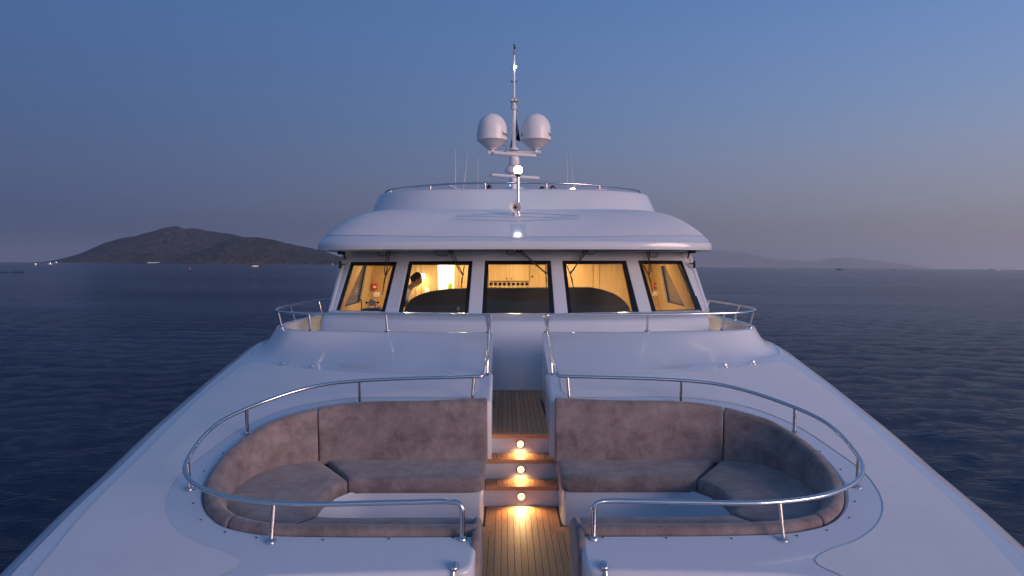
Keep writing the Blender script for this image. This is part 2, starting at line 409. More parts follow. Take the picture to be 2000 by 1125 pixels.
def island(name, prof, dist, depth, col_m, label, seed, shore=None, nd=46, rough=.10):
    us = np.linspace(prof[0][0], prof[-1][0], 190)
    vs = np.interp(us, [p[0] for p in prof], [p[1] for p in prof])
    hs = np.array([max(far_h(u, v, dist), 0) for u, v in zip(us, vs)])
    rows = []; base = far_pt((prof[0][0] + prof[-1][0]) / 2, dist=dist)
    fw = Vector((base.x, base.y, 0)).normalized()
    for j in range(nd + 1):
        t = j / nd; row = []
        for u, h in zip(us, hs):
            p0 = far_pt(u, dist=dist); q = p0 + fw * depth * (t - .5)
            s = math.sin(math.pi * t) ** .8 if t < .5 else math.sin(math.pi * t) ** 1.1
            q3 = Vector((q.x / depth * 5, q.y / depth * 5, seed))
            nn = noise.fractal(q3, .9, 2.1, 6) * rough + noise.fractal(q3 * 9, .8, 2, 4) * rough * .12
            z = h * s * (1 + nn * (1.4 - s)) + h * .012 * noise.noise(q3 * 60)
            row.append(Vector((q.x, q.y, z - 3 - 147 * math.exp(-max(z, 0) / 60) if dist > 20000 else (z - 3 if z > 1 else -12))))
        rows.append(row)
    V, F = grid(rows)
    o = mk(name, V, F, col_m, None, True, base); o.location = base; o['kind'] = 'structure'; o['label'] = label
    return o
mat('scrub', (.088, .074, .076), .95, vary=(.026, .026, .032), var_scale=.010, bump=(.016, 1, 40))
mat('scrub_dry', (.085, .068, .062), .95, vary=(.024, .024, .027), var_scale=.014, bump=(.020, 1, 34))
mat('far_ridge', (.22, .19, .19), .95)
island('island_hill', [(105, 511), (119, 510), (168, 493), (210, 473.5), (245, 463), (266, 460), (290, 452.5), (315, 445), (336, 442.7), (346, 441.3), (353, 444), (360, 447.5), (370, 446), (380, 445.5), (402, 449), (423, 452), (451, 456), (472, 462), (510, 470), (560, 482), (640, 502), (690, 515)],
       8800, 2200, 'scrub', 'long dark island with a notched double summit on the left horizon', 1.3)
island('island_headland', [(325, 512), (350, 504), (380, 493), (410, 483), (432, 473), (452, 466), (472, 463), (504, 463), (532, 466.5), (560, 475), (595, 481), (630, 490), (661, 500), (700, 508), (740, 515)],
       6800, 1300, 'scrub_dry', 'lower brown headland in front of the double summit island', 6.1)
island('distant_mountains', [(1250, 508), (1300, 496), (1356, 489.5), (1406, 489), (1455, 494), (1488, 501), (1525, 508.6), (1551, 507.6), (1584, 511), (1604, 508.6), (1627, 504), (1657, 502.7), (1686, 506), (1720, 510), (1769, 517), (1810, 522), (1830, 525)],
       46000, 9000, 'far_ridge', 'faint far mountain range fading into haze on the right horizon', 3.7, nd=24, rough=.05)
# pale rocky shore under the headland
V, F = [], []; rows = [[], [], []]
for i in range(120):
    u = 400 + 300 * i / 119; p = far_pt(u, dist=6800); fw = Vector((p.x, p.y, 0)).normalized()
    hh = .5 + 9 * abs(noise.noise(Vector((u * .09, 2, 0))))
    rows[0].append(p - fw * 667 + Vector((0, 0, -2))); rows[1].append(p - fw * 660 + Vector((0, 0, hh))); rows[2].append(p - fw * 612 + Vector((0, 0, hh * .9)))
V, F = grid(rows); o = mk('shore', V, F, 'shore_stone', None, False); o['kind'] = 'structure'

def far_thing(name, base, geos, label, cat, group=None):
    t = bpy.data.objects.new(name, None); COL.objects.link(t); t.location = base; tag(t, label, cat, group)
    h = Vector((base.x, base.y, 0)).normalized(); t.rotation_euler = (0, 0, math.atan2(-h.x, h.y))
    for nm, ge, mm in geos: mk(nm, ge[0], ge[1], mm, t, True)
    return t
def hullgeo(L, W, Hh):
    st = []
    for i in range(9):
        s = i / 8; x = (s - .5) * L; wv = W / 2 * (1 - max(0, (s - .55) / .45) ** 2 * .98)
        hz = Hh * (1 + .35 * s * s)
        st.append([Vector((x, -wv, hz)), Vector((x, -wv * .8, -.3)), Vector((x, wv * .8, -.3)), Vector((x, wv, hz))])
    ge = grid(st, True); return ge[0], ge[1] + [(0, 1, 2, 3), (32, 33, 34, 35)]
p = far_pt(498, 520.5)
far_thing('sailing_boat', p, [('hull', hullgeo(12, 3.4, 1.3), 'boat_white'), ('cabin', box(-3, 2.5, -1.1, 1.1, 1.2, 2.1, .2), 'boat_white'), ('mast', tube([(.5, 0, 1.2), (.5, 0, 18)], [.16, .10], 8), 'boat_dark'),
   ('boom', tube([(.5, 0, 2.8), (-5, 0, 2.9)], .14, 8), 'boat_dark'), ('stay', add(tube([(.5, 0, 18), (5.8, 0, 1.7)], .05, 6), tube([(.5, 0, 18), (-5.8, 0, 1.6)], .05, 6)), 'boat_dark')],
   'white sailing boat with bare mast anchored before the headland', 'sailboat')
p = far_pt(70, 517.5)
far_thing('motor_boat', p, [('hull', hullgeo(8, 2.6, 1.1), 'boat_dark'), ('cabin', box(-2, 1.2, -.9, .9, 1, 2.5, .2), 'boat_white'), ('lamp', lathe([(.02, -.35), (.35, 0), (.02, .35)], (0, -1.3, 2.0), 8), 'warm_glow')],
   'small boat with an orange lamp at the far left', 'boat')
p = far_pt(98, 516)
far_thing('motor_boat', p, [('hull', hullgeo(9, 2.8, 1.2), 'boat_white'), ('cabin', box(-2, 1.4, -1, 1, 1, 2.6, .2), 'boat_white'), ('lamp', lathe([(.02, -.4), (.4, 0), (.02, .4)], (0, -1.5, 3.0), 8), 'small_glow')],
   'small boat with a bright white lamp left of the island', 'boat')
p = far_pt(110, dist=3800)
far_thing('motor_boat', p, [('hull', hullgeo(12, 3.5, 1.6), 'boat_white'), ('cabin', box(-3, 2, -1.3, 1.3, 1.4, 3.6, .2), 'boat_white'), ('lamp', lathe([(.02, -.5), (.5, 0), (.02, .5)], (0, -2, 4.2), 8), 'small_glow')],
   'tiny lit boat on the skyline by the island tip', 'boat')
p = far_pt(1640, 527.2)
far_thing('fishing_boat', p, [('hull', hullgeo(16, 4.5, 1.6), 'boat_dark'), ('wheelhouse', box(-5, -1.5, -1.5, 1.5, 1.5, 4.2, .2), 'boat_dark'), ('mast', tube([(1, 0, 1.5), (1, 0, 7)], .15, 6), 'boat_dark'), ('gantry', tube([(-7, 0, 1.5), (-8.5, 0, 5)], .2, 6), 'boat_dark')],
   'dark fishing boat nearest to the yacht on the right horizon', 'boat')
p = far_pt(1745, 527.6)
far_thing('fishing_boat', p, [('hull', hullgeo(10, 3, 1.3), 'boat_dark'), ('wheelhouse', box(-3, -.8, -1, 1, 1.2, 2.8, .2), 'boat_dark')],
   'small dark boat right of the fishing boat', 'boat')
p = far_pt(1941, 528.8)
far_thing('motor_yacht', p, [('hull', hullgeo(30, 6.5, 3.0), 'boat_white'), ('deckhouse', box(-12, 6, -2.4, 2.4, 3, 5.4, .4), 'boat_white'), ('flybridge', box(-9, 1, -1.9, 1.9, 5.4, 7.2, .4), 'boat_white'), ('mast', tube([(-4, 0, 7), (-5, 0, 10.5)], .2, 6), 'boat_white')],
   'white motor yacht far off at the right edge', 'yacht')
p = far_pt(14, 532)
V, F = [], []
for k in range(6):
    cx = -6 + k * 2.6 + random.uniform(-.4, .4); rr = random.uniform(.8, 1.5)
    ge = lathe([(rr * 1.3, -.6), (rr * 1.2, 0), (rr * .9, rr * .25), (rr * .3, rr * .42)], (cx, random.uniform(-.6, .6), 0), 9)
    ge = ([v + Vector((noise.noise(v * 2), noise.noise(v * 2 + Vector((5, 0, 0))), noise.noise(v * 2 + Vector((0, 7, 0))))) * .3 for v in ge[0]], ge[1]); V, F = add((V, F), ge)
far_thing('sea_rock', p, [('rock', (V, F), 'rock_dark')], 'low dark rock just above the water at the left edge', 'rock')
p = far_pt(371, 525)
far_thing('buoy', p, [('float', lathe([(.2, -.4), (.7, 0), (.75, .5), (.3, 1.0), (.12, 1.1), (.1, 1.7)], (0, 0, 0), 12), 'buoy_orange')], 'small orange buoy floating off the island', 'buoy')
p = far_pt(302, dist=7660)
far_thing('shore_building', p, [('wall', box(-62, 62, -6, 6, -1, 10), 'boat_white'), ('roof', box(-63, 63, -7, 7, 10, 11), 'shore_stone')], 'long low white building on the island shore', 'building')
p = far_pt(649, dist=6090)
far_thing('shore_house', p, [('wall', box(-6, 6, -4, 4, -1, 5), 'boat_white'), ('roof', prism([(-6.5, -4.5), (6.5, -4.5), (6.5, 4.5), (-6.5, 4.5)], 5, 5.8), 'shore_stone'), ('lamp', lathe([(.02, -.5), (.5, 0), (.02, .5)], (0, -5, 4), 8), 'small_glow')],
   'lit house on the shore behind the yacht roof edge', 'house')
# haze
hz = mk('haze', *box(-64000, 64000, -64000, 64000, -152, 1080), None, None, False); hz['kind'] = 'stuff'
hm = bpy.data.materials.new('haze_air'); hm.use_nodes = True; hn = hm.node_tree.nodes; hn.remove(hn['Principled BSDF'])
pv = hn.new('ShaderNodeVolumePrincipled'); pv.inputs['Color'].default_value = (.86, .90, 1, 1); pv.inputs['Density'].default_value = .000038; pv.inputs['Anisotropy'].default_value = .6
hm.node_tree.links.new(pv.outputs[0], hn['Material Output'].inputs['Volume']); hz.data.materials.append(hm)
# ================================================================== the yacht
O = Vector((0, 20, -H_EYE))
yacht = thing('motor_yacht', 'large white motor yacht seen over its bow with lit wheelhouse windows and sunken bow seating', 'yacht', O)
def yp(name, geo, m, parent=None, smooth=True):
    return mk(name, geo[0], geo[1], m, parent or yacht, smooth, O)
def both(name, geo, m, parent=None, smooth=True):
    return yp(name, geo, m, parent, smooth), yp(name, mirror(geo), m, parent, smooth)
# ---- deck shape
WT = np.array([(-3.0, .12), (-2.5, .62), (-1.5, 1.25), (0, 1.95), (1.5, 2.48), (3, 3.04), (4.13, 3.25), (4.9, 3.355), (5.55, 3.41), (6.44, 3.51), (7.8, 3.60), (9.2, 3.66), (12, 3.75), (20, 3.85), (36, 3.6)])
def hw(y): return float(np.interp(y, WT[:, 0], WT[:, 1])) + .08
def ze(y): return -2.466 + .142 * (y if y < 9.4 else 9.4 + (y - 9.4) * .15)
def zc(y): return -2.605 + .212 * y
def zdeck(x, y):
    c_ = zc(y); e_ = ze(y); t = min(abs(x) / hw(y), 1.05)
    return c_ - (c_ - e_) * t * t
Z_LOW, Z_UP, Z_SEAT = -2.17, -1.63, -1.76
def onto(u, v, off=0.0):
    p = PS(u, v, zdeck, off); return Vector((abs(p.x), p.y))
cut_px = [(833, 788), (724, 790), (660, 795), (617, 802.5), (564, 816), (519, 831), (477, 855), (436, 887), (404, 926), (390, 957), (389, 980), (397, 1001), (413, 1017.5), (433, 1029), (468, 1038.5), (519, 1046), (596, 1049), (724, 1050), (884, 1049.5)]
cut2 = [onto(*p) for p in cut_px]
CUT_START = Vector((.30, cut2[0].y + .02)); CUT_END = Vector((.352, cut2[-1].y))
cut = spl([CUT_START.to_3d()] + [p.to_3d() for p in cut2] + [CUT_END.to_3d()], 160)
cut = [Vector((p.x, p.y)) for p in cut]
print('cut', [tuple(round(c_, 2) for c_ in p) for p in cut[::16]])
crease_px = [(1097, 727), (1185, 726), (1285, 722), (1360, 716), (1450, 707), (1497, 699), (1522, 690)]
crease = [Vector((.30, 7.0))] + [onto(*p) for p in crease_px]
crease[1:] = [p for p in crease[1:] if p.x > .35]
crease.append(Vector((hw(9.3) - .19, 9.35)))
crease_s = [Vector((p.x, p.y)) for p in spl([p.to_3d() for p in crease], 60)]
print('crease', [tuple(round(c_, 2) for c_ in p) for p in crease_s[::8]])
edge = [Vector((hw(y) - .20, y)) for y in np.linspace(9.3, -2.4, 90)]
NF = 3.93                                            # forward face of the coaming
front = [Vector((.352, CUT_END.y)), Vector((.352, NF + .08)), Vector((.36, NF + .035)), Vector((.385, NF + .01)), Vector((.43, NF))] + [Vector((x, NF)) for x in np.linspace(.55, 1.5, 8)]
well = spl([(1.5, NF, 0), (1.75, NF - .06, 0), (1.95, NF - .3, 0), (2.1, NF - .9, 0), (1.95, 1.6, 0), (1.3, -.2, 0), (.4, -1.7, 0), (.05, -2.2, 0)], 50)
front += [Vector((p.x, p.y)) for p in well[1:]]
poly = [Vector((.30, 7.0)), Vector((.30, 6.75)), Vector((.30, 6.5))] + cut + front[1:] + edge[::-1][0:-1] + crease_s[::-1][:-1]
deck = fill(poly, .13, zdeck)
both('foredeck', deck, 'gelcoat')
# wall dropping from the inner edge of the deck: rounded lip then straight down
inner = [Vector((.30, 7.0)), Vector((.30, 6.75)), Vector((.30, 6.5))] + cut + front[1:]
def lip_wall(path, zf, z_bot, r=.028, side=1):
    rows = [[], [], [], [], []]
    for i, p in enumerate(path):
        t = (path[min(i + 1, len(path) - 1)] - path[max(i - 1, 0)]).normalized(); nn = Vector((-t.y, t.x)) * side
        z = zf(p.x, p.y)
        for k, (d_, dz) in enumerate(((0, 0), (r * .5, -r * .13), (r * .87, -r * .5), (r, -r), (r, None))):
            q = p + nn * d_; rows[k].append(Vector((q.x, q.y, z + dz if dz is not None else z_bot)))
    return grid(rows)
both('coaming_wall', lip_wall(inner, zdeck, -2.3, side=-1), 'gelcoat')
# hull: rolled gunwale, flared side down under the water
rows = []
for y in np.linspace(-2.95, 36, 120):
    w_ = hw(y); zt = zdeck(w_ - .2, y); row = [Vector((w_ - .2, y, zt))]
    for a in (20, 45, 70, 90): row.append(Vector((w_ - .2 + .2 * math.sin(R(a)), y, zt - .035 - .13 * (1 - math.cos(R(a))))))
    for f_, z_ in ((.985, -2.6), (.95, -4.0), (.88, -6.0), (.80, -7.6)):
        row.append(Vector((w_ * f_, y, z_)))
    rows.append(row)
hull_r = grid(rows); hull_l = mirror(hull_r)
stern = [[rows[-1][k], Vector((-rows[-1][k].x, 36, rows[-1][k].z))] for k in range(len(rows[-1]))]
bow = [[rows[0][k], Vector((-rows[0][k].x, -2.95, rows[0][k].z))] for k in range(len(rows[0]))]
yp('hull', add(hull_r, hull_l, grid(stern), grid(bow)), 'gelcoat')
# well in front of the coaming
wz = -2.45
yp('bow_well', fill([Vector((-p.x, p.y)) for p in front[::-1]] + front, .3, lambda x, y: wz), 'nonskid')
# nonskid panels, a sheet a few millimetres proud of the gelcoat
nsk_in = [(916, 778), (820, 776.5), (724, 776.5), (660, 781), (564, 799), (477, 835), (404, 885), (355, 924), (330, 960), (322, 991), (331, 1020), (352, 1042), (388, 1063), (436, 1078), (461, 1090), (470, 1100), (462, 1110), (436, 1122)]
nsk_out = [(66, 1123), (165, 1003), (289, 879), (400, 769), (440, 738), (475, 714), (490, 708.5), (515, 709.5), (560, 715.5), (640, 724), (720, 730), (800, 733), (900, 735.5), (935, 736.5)]
ni = spl([onto(*p).to_3d() for p in nsk_in], 110); no_ = spl([onto(*p).to_3d() for p in nsk_out], 110)
ext = [Vector((1.62, 3.7, 0)), Vector((2.25, 3.2, 0))]
p2 = [Vector((p.x, p.y)) for p in ni] + [Vector((2.22, 3.45)), Vector((2.3, 2.6)), Vector((hw(2.6) - .45, 2.6))] + [Vector((p.x, p.y)) for p in no_] + [Vector((.42, 6.9)), Vector((.40, 6.8)), Vector((.40, 6.55))]
nskid = fill(p2, .13, lambda x, y: zdeck(x, y) + .004)
both('nonskid_panel', nskid, 'nonskid')
# snap studs around the seating
stud_px = [(833, 785), (767, 785.5), (533, 825), (437, 884), (400, 919), (381, 955), (379, 982), (394, 1014), (441, 1038), (502, 1048.5), (632, 1053), (760, 1051), (885, 1049)]
stud_me = None
for q in stud_px:
    p = onto(*q)
    for s in (1, -1):
        if stud_me is None:
            o = mk('snap_stud', *lathe([(.0065, 0), (.0065, .004), (.004, .006), (.001, .0065)], (0, 0, 0), 10), 'dark_metal', yacht); stud_me = o.data
        else:
            o = bpy.data.objects.new('snap_stud', stud_me); COL.objects.link(o); o.parent = yacht
        o.location = Vector((p.x * s, p.y - .012, zdeck(p.x, p.y) - .001)) - O
# small chrome eyes where the breastwork meets the deck
for q in ((551, 713), (608, 719)):
    p = onto(*q); z = zdeck(p.x, p.y)
    for s in (1, -1):
        f_ = (lambda ge: ge) if s == 1 else mirror
        yp('deck_eye', f_(add(tube([Vector((p.x + .022 * math.cos(a), p.y, z + .004 + .040 * math.sin(a))) for a in np.linspace(0, math.pi, 12)], .006, 8), box(p.x - .035, p.x + .035, p.y - .014, p.y + .014, z - .003, z + .005, .002))), 'steel')
# ---- breastwork in front of the wheelhouse (rises from the crease to a rail-topped cap)
ZT = -.83; ZR = -.60
rail_px = [(950, 615.5), (850, 614.8), (750, 614), (650, 613), (600, 612), (560, 610.5), (541, 607.2), (541, 603.5), (553, 599.8), (572, 596), (607, 590), (646, 584)]
rail_b = []
for q in rail_px:
    p = PZ(q[0], q[1], ZR); rail_b.append(Vector((abs(p.x), p.y, 0)))
print('bridge rail', [tuple(round(c_, 2) for c_ in p) for p in rail_b])
capc = [Vector((.30, rail_b[1].y + .0, 0)), Vector((.6, rail_b[1].y, 0))] + rail_b[1:] + [Vector((3.25, 14, 0)), Vector((3.3, 18, 0))]
cap = spl(capc, 100)
bot = [p.to_3d() for p in crease_s] + [Vector((hw(y) - .19, y, 0)) for y in np.linspace(9.8, 18, 20)]
bot = resample(bot, 100)
# match by arc fraction so that corners face one another
def wmap(path, xk):                       # split at the outer shoulder
    k = max(range(len(path)), key=lambda i: (path[i].x > xk, -i)); return k
kc = next(i for i, p in enumerate(cap) if p.x > 2.95); kb = next(i for i, p in enumerate(bot) if p.x > 3.30)
cap2 = resample(cap[:kc + 1], 60) + resample(cap[kc:], 60)[1:]; bot2 = resample(bot[:kb + 1], 60) + resample(bot[kb:], 60)[1:]
rows = []
for k in range(17):
    s = k / 16; row = []
    for i, (p, q) in enumerate(zip(cap2, bot2)):
        zb = zdeck(q.x, q.y) - .002
        f_ = i / len(cap2); pw_ = 1.12 + .9 * min(1, max(0, (p.x - 1.2) / 1.8))
        h_ = (1 - s) ** pw_
        # rounded lip at the cap
        x, y = p.x + (q.x - p.x) * s, p.y + (q.y - p.y) * s
        row.append(Vector((x, y, zb + (ZT - zb) * h_)))
    rows.append(row)
rows = rows[::-1]
def cap_off(d_):
    out = []
    for i, p in enumerate(cap2):
        t = (cap2[min(i + 1, len(cap2) - 1)] - cap2[max(i - 1, 0)]).normalized(); out.append(Vector((p.x - t.y * d_, p.y + t.x * d_)))
    return out
for d_, z_ in ((.03, ZT + .012), (.09, ZT + .012), (.115, ZT), (.125, ZT - .03), (.125, Z_UP)):
    rows.append([Vector((p.x, p.y, z_)) for p in cap_off(d_)])
bw = grid(rows)
end = [r_[0] for r_ in rows]                            # cheek beside the centre gap
end_wall = grid([end, [Vector((.30, p.y, Z_UP)) for p in end]])
both('breastwork', bw, 'gelcoat'); both('breastwork_cheek', end_wall, 'gelcoat')
# ---- stainless rails
RT = .0165
def post_geo(base, top, r=.0152):
    b_, t_ = Vector(base), Vector(top)
    return add(tube([b_, t_], r, 10), lathe([(.034, -.004), (.034, .006), (.028, .013), (.018, .020)], b_, 16))
low_px = [(900, 736.6), (820, 738.5), (701, 744), (628, 752), (564, 768), (484, 797), (436, 820), (404, 845), (376, 880), (362, 909), (364, 928), (378, 944), (404, 958), (446, 971), (519, 981.5), (596, 985), (724, 982.5), (860, 979)]
RH = .222
low = []
for q in low_px:
    p = PS(q[0], q[1], zdeck, RH); low.append(Vector((abs(p.x), p.y, p.z)))
print('low rail', [tuple(round(c_, 2) for c_ in p) for p in low])
low_s = spl(low, 110)
inner_back = [Vector((.325, 8.0, ZR)), Vector((.325, 7.05, -.905)), Vector((.345, 6.36, low[0].z + .004))]
fe = PS(903, 1053, zdeck); fe = Vector((abs(fe.x), fe.y, fe.z))
front_end = [Vector((fe.x, fe.y, low[-1].z + .006)), fe + Vector((0, 0, .01))]
path = fillet([rail_b[0].lerp(rail_b[0], 1) + Vector((.10, .0, ZR)), *inner_back, low_s[0]], .05)
lower_rail = path + low_s[1:]
lower_rail = lower_rail[:-1] + fillet([lower_rail[-1]] + front_end, .06, 8)
up_s = spl([Vector((p.x, p.y, ZR)) for p in rail_b] + [Vector((3.25, 14, ZR)), Vector((3.3, 18, ZR))], 110)
up_rail = fillet([inner_back[0] + Vector((0, -.0, 0))] + up_s[2:3], .05)[:1] + up_s[2:]
full = fillet([inner_back[1], Vector((.325, up_s[0].y, ZR)), up_s[3]], .055, 8)[1:-1] + up_s[3:]
lower_only = fillet([Vector((.325, up_s[0].y + .0, ZR)).lerp(inner_back[1], .03), inner_back[1], inner_back[2] , low_s[2]], .05)[:-1] + low_s[2:]
lower_only = lower_only[:-1] + fillet([lower_only[-1]] + front_end, .06, 8)
for s in (1, -1):
    f_ = (lambda ge: ge) if s == 1 else mirror
    rl = yp('seating_rail', f_(tube(lower_only, RT, 12)), 'steel')
    for q in ((922, 782), (703, 788.5), (483, 847), (370, 955), (529, 1058)):
        p = onto(*q); z = zdeck(p.x, p.y)
        best = min([a_.lerp(b_, k_ / 6) for a_, b_ in zip(lower_only[6:], lower_only[7:]) for k_ in range(6)], key=lambda a_: (a_.x - p.x) ** 2 + (a_.y - p.y) ** 2)
        top = Vector((best.x, best.y, best.z - .008)) if (best.xy - p).length < .12 else Vector((p.x, p.y, z + RH - .008))
        yp('post', f_(post_geo((p.x, p.y, z), top)), 'steel', rl)
    yp('post', f_(post_geo((.335, 6.98, zdeck(.33, 6.98)), inner_back[1] + Vector((0, -.02, -.01)))), 'steel', rl)
    yp('post', f_(lathe([(.032, -.004), (.032, .006), (.026, .014), (.018, .02)], fe, 16)), 'steel', rl)
    ru = yp('bridge_rail', f_(tube(full, RT, 12)), 'steel')
    for q in ((941, 653), (754.5, 652), (601, 647.5), (541, 641), (573, 626), (606, 613.5), (635, 606)):
        p = PZ(q[0], q[1], ZT + .012); best = min(up_s, key=lambda a_: (a_.x - abs(p.x)) ** 2 + (a_.y - p.y) ** 2)
        pb = cap_off(.05); b2 = min(pb, key=lambda a_: (a_.x - best.x) ** 2 + (a_.y - best.y) ** 2)
        yp('post', f_(post_geo((b2.x, b2.y, ZT + .012), (best.x, best.y, ZR - .008))), 'steel', ru)
# chrome catches on the forward face of the coaming
for s in (1, -1):
    f_ = (lambda ge: ge) if s == 1 else mirror
    p = PY(1182, 1112, NF - .03); px_ = abs(p.x)
    k_ = yp('door_catch', f_(lathe([(.004, -.036), (.016, -.03), (.024, -.015), (.026, .0), (.026, .03)], (px_, NF + .003, p.z), 16, 'Y')), 'steel')
    yp('catch_lever', f_(tube([(px_ + .004, NF - .03, p.z - .01), (px_ + .006, NF - .045, p.z - .05)], .009, 10)), 'steel', k_)
# ---- seating: bench fronts and cushions
S_IN = [(.33, 6.12), (.33, 5.70), (.335, 5.66), (.36, 5.615), (.42, 5.60)] + [(x, 5.60) for x in np.linspace(.6, 1.3, 8)] + [(1.42, 5.55), (1.50, 5.42), (1.545, 5.2), (1.545, 5.0), (1.50, 4.84), (1.42, 4.74), (1.3, 4.71)] + [(x, 4.70) for x in np.linspace(1.15, .36, 8)]
both('bench_front', grid([[Vector((x, y, z)) for x, y in S_IN] for z in (Z_LOW - .02, -2.05, -1.9, -1.87)]), 'gelcoat')
def subcut(p_from, p_to):
    a = min(range(len(cut)), key=lambda i: (cut[i] - p_from).length); b = min(range(len(cut)), key=lambda i: (cut[i] - p_to).length)
    return cut[a:b + 1]
seam1, seam2 = onto(619, 802), onto(433, 1029)
def backrest(path, n, gap0=.006, gap1=.006, seed=0.0):
    P = resample([p.to_3d() for p in path], 400)
    L = sum((b - a).length for a, b in zip(P, P[1:]))
    ss = [0, .004, .012, .025] + list(np.linspace(.05, L - .05, n)) + [L - .025, L - .012, L - .004, L]
    rows = []
    for s in ss:
        f_ = (gap0 + s * (L - gap0 - gap1) / L) / L * 399; i = min(int(f_), 398); p = P[i].lerp(P[i + 1], f_ - i)
        t = (P[min(i + 6, 399)] - P[max(i - 6, 0)]).normalized(); nn = Vector((t.y, -t.x, 0))  # inward
        if nn.dot(Vector((1.2, 5.2, 0)) - p) < 0: nn = -nn
        zt = zdeck(p.x, p.y) + .045; zb = Z_SEAT - .03; h = zt - zb
        th = .135; tb = th + min(.10, h * .24); r_ = .045
        cs = [(.032, zb), (.030, zb + h * .5), (.030, zt - r_)]
        for a in (25, 50, 75): cs.append((.030 + r_ - r_ * math.cos(R(a)), zt - r_ + r_ * math.sin(R(a))))
        cs += [(.03 + r_ + .02, zt), (th - r_ * .6, zt - .004)]
        for a in (70, 45, 20, 0): cs.append((th - r_ + r_ * math.cos(R(a)) + .012, zt - r_ + r_ * math.sin(R(a)) - .004))
        for f2 in (.15, .3, .45, .6, .75, .9, 1): cs.append((th + .012 + (tb - th) * f2 + .012 * math.sin(math.pi * f2), zt - r_ - .004 + (zb - zt + r_ + .004) * f2))
        e_ = min(s, L - s); sh = 1.0 if e_ >= .025 else .80 + .20 * math.sqrt(max(0, 1 - (1 - e_ / .025) ** 2))
        cx = sum(c_[0] for c_ in cs) / len(cs); cz = sum(c_[1] for c_ in cs) / len(cs)
        row = []
        for d_, z_ in cs:
            d2, z2 = cx + (d_ - cx) * sh, cz + (z_ - cz) * (1 - (1 - sh) * .35)
            q = p + nn * d2; q.z = z2; w_ = noise.noise(Vector((q.x * 3, q.y * 3, q.z * 3 + seed))) * .006 + noise.noise(Vector((q.x * 9, q.y * 9, q.z * 9 + seed))) * .002
            row.append(q + nn * w_ + Vector((0, 0, w_ * .6)))
        rows.append(row)
    V, F = grid(rows, True); n_ = len(rows[0]); m_ = len(rows)
    return V, F + [tuple(range(n_))[::-1], tuple(range((m_ - 1) * n_, m_ * n_))]
pa = subcut(Vector((.31, cut[0].y)), seam1); pb_ = subcut(seam1, seam2); pc_ = subcut(seam2, Vector((.36, CUT_END.y)))
pa = [Vector((.318, pa[0].y))] + [p for p in pa if p.x > .33]
pc_ = [p for p in pc_ if p.x > .40] + [Vector((.33, CUT_END.y))]
GB, GS = 'grey brown suede backrests of the bow seating', 'grey brown suede seat pads of the bow seating'
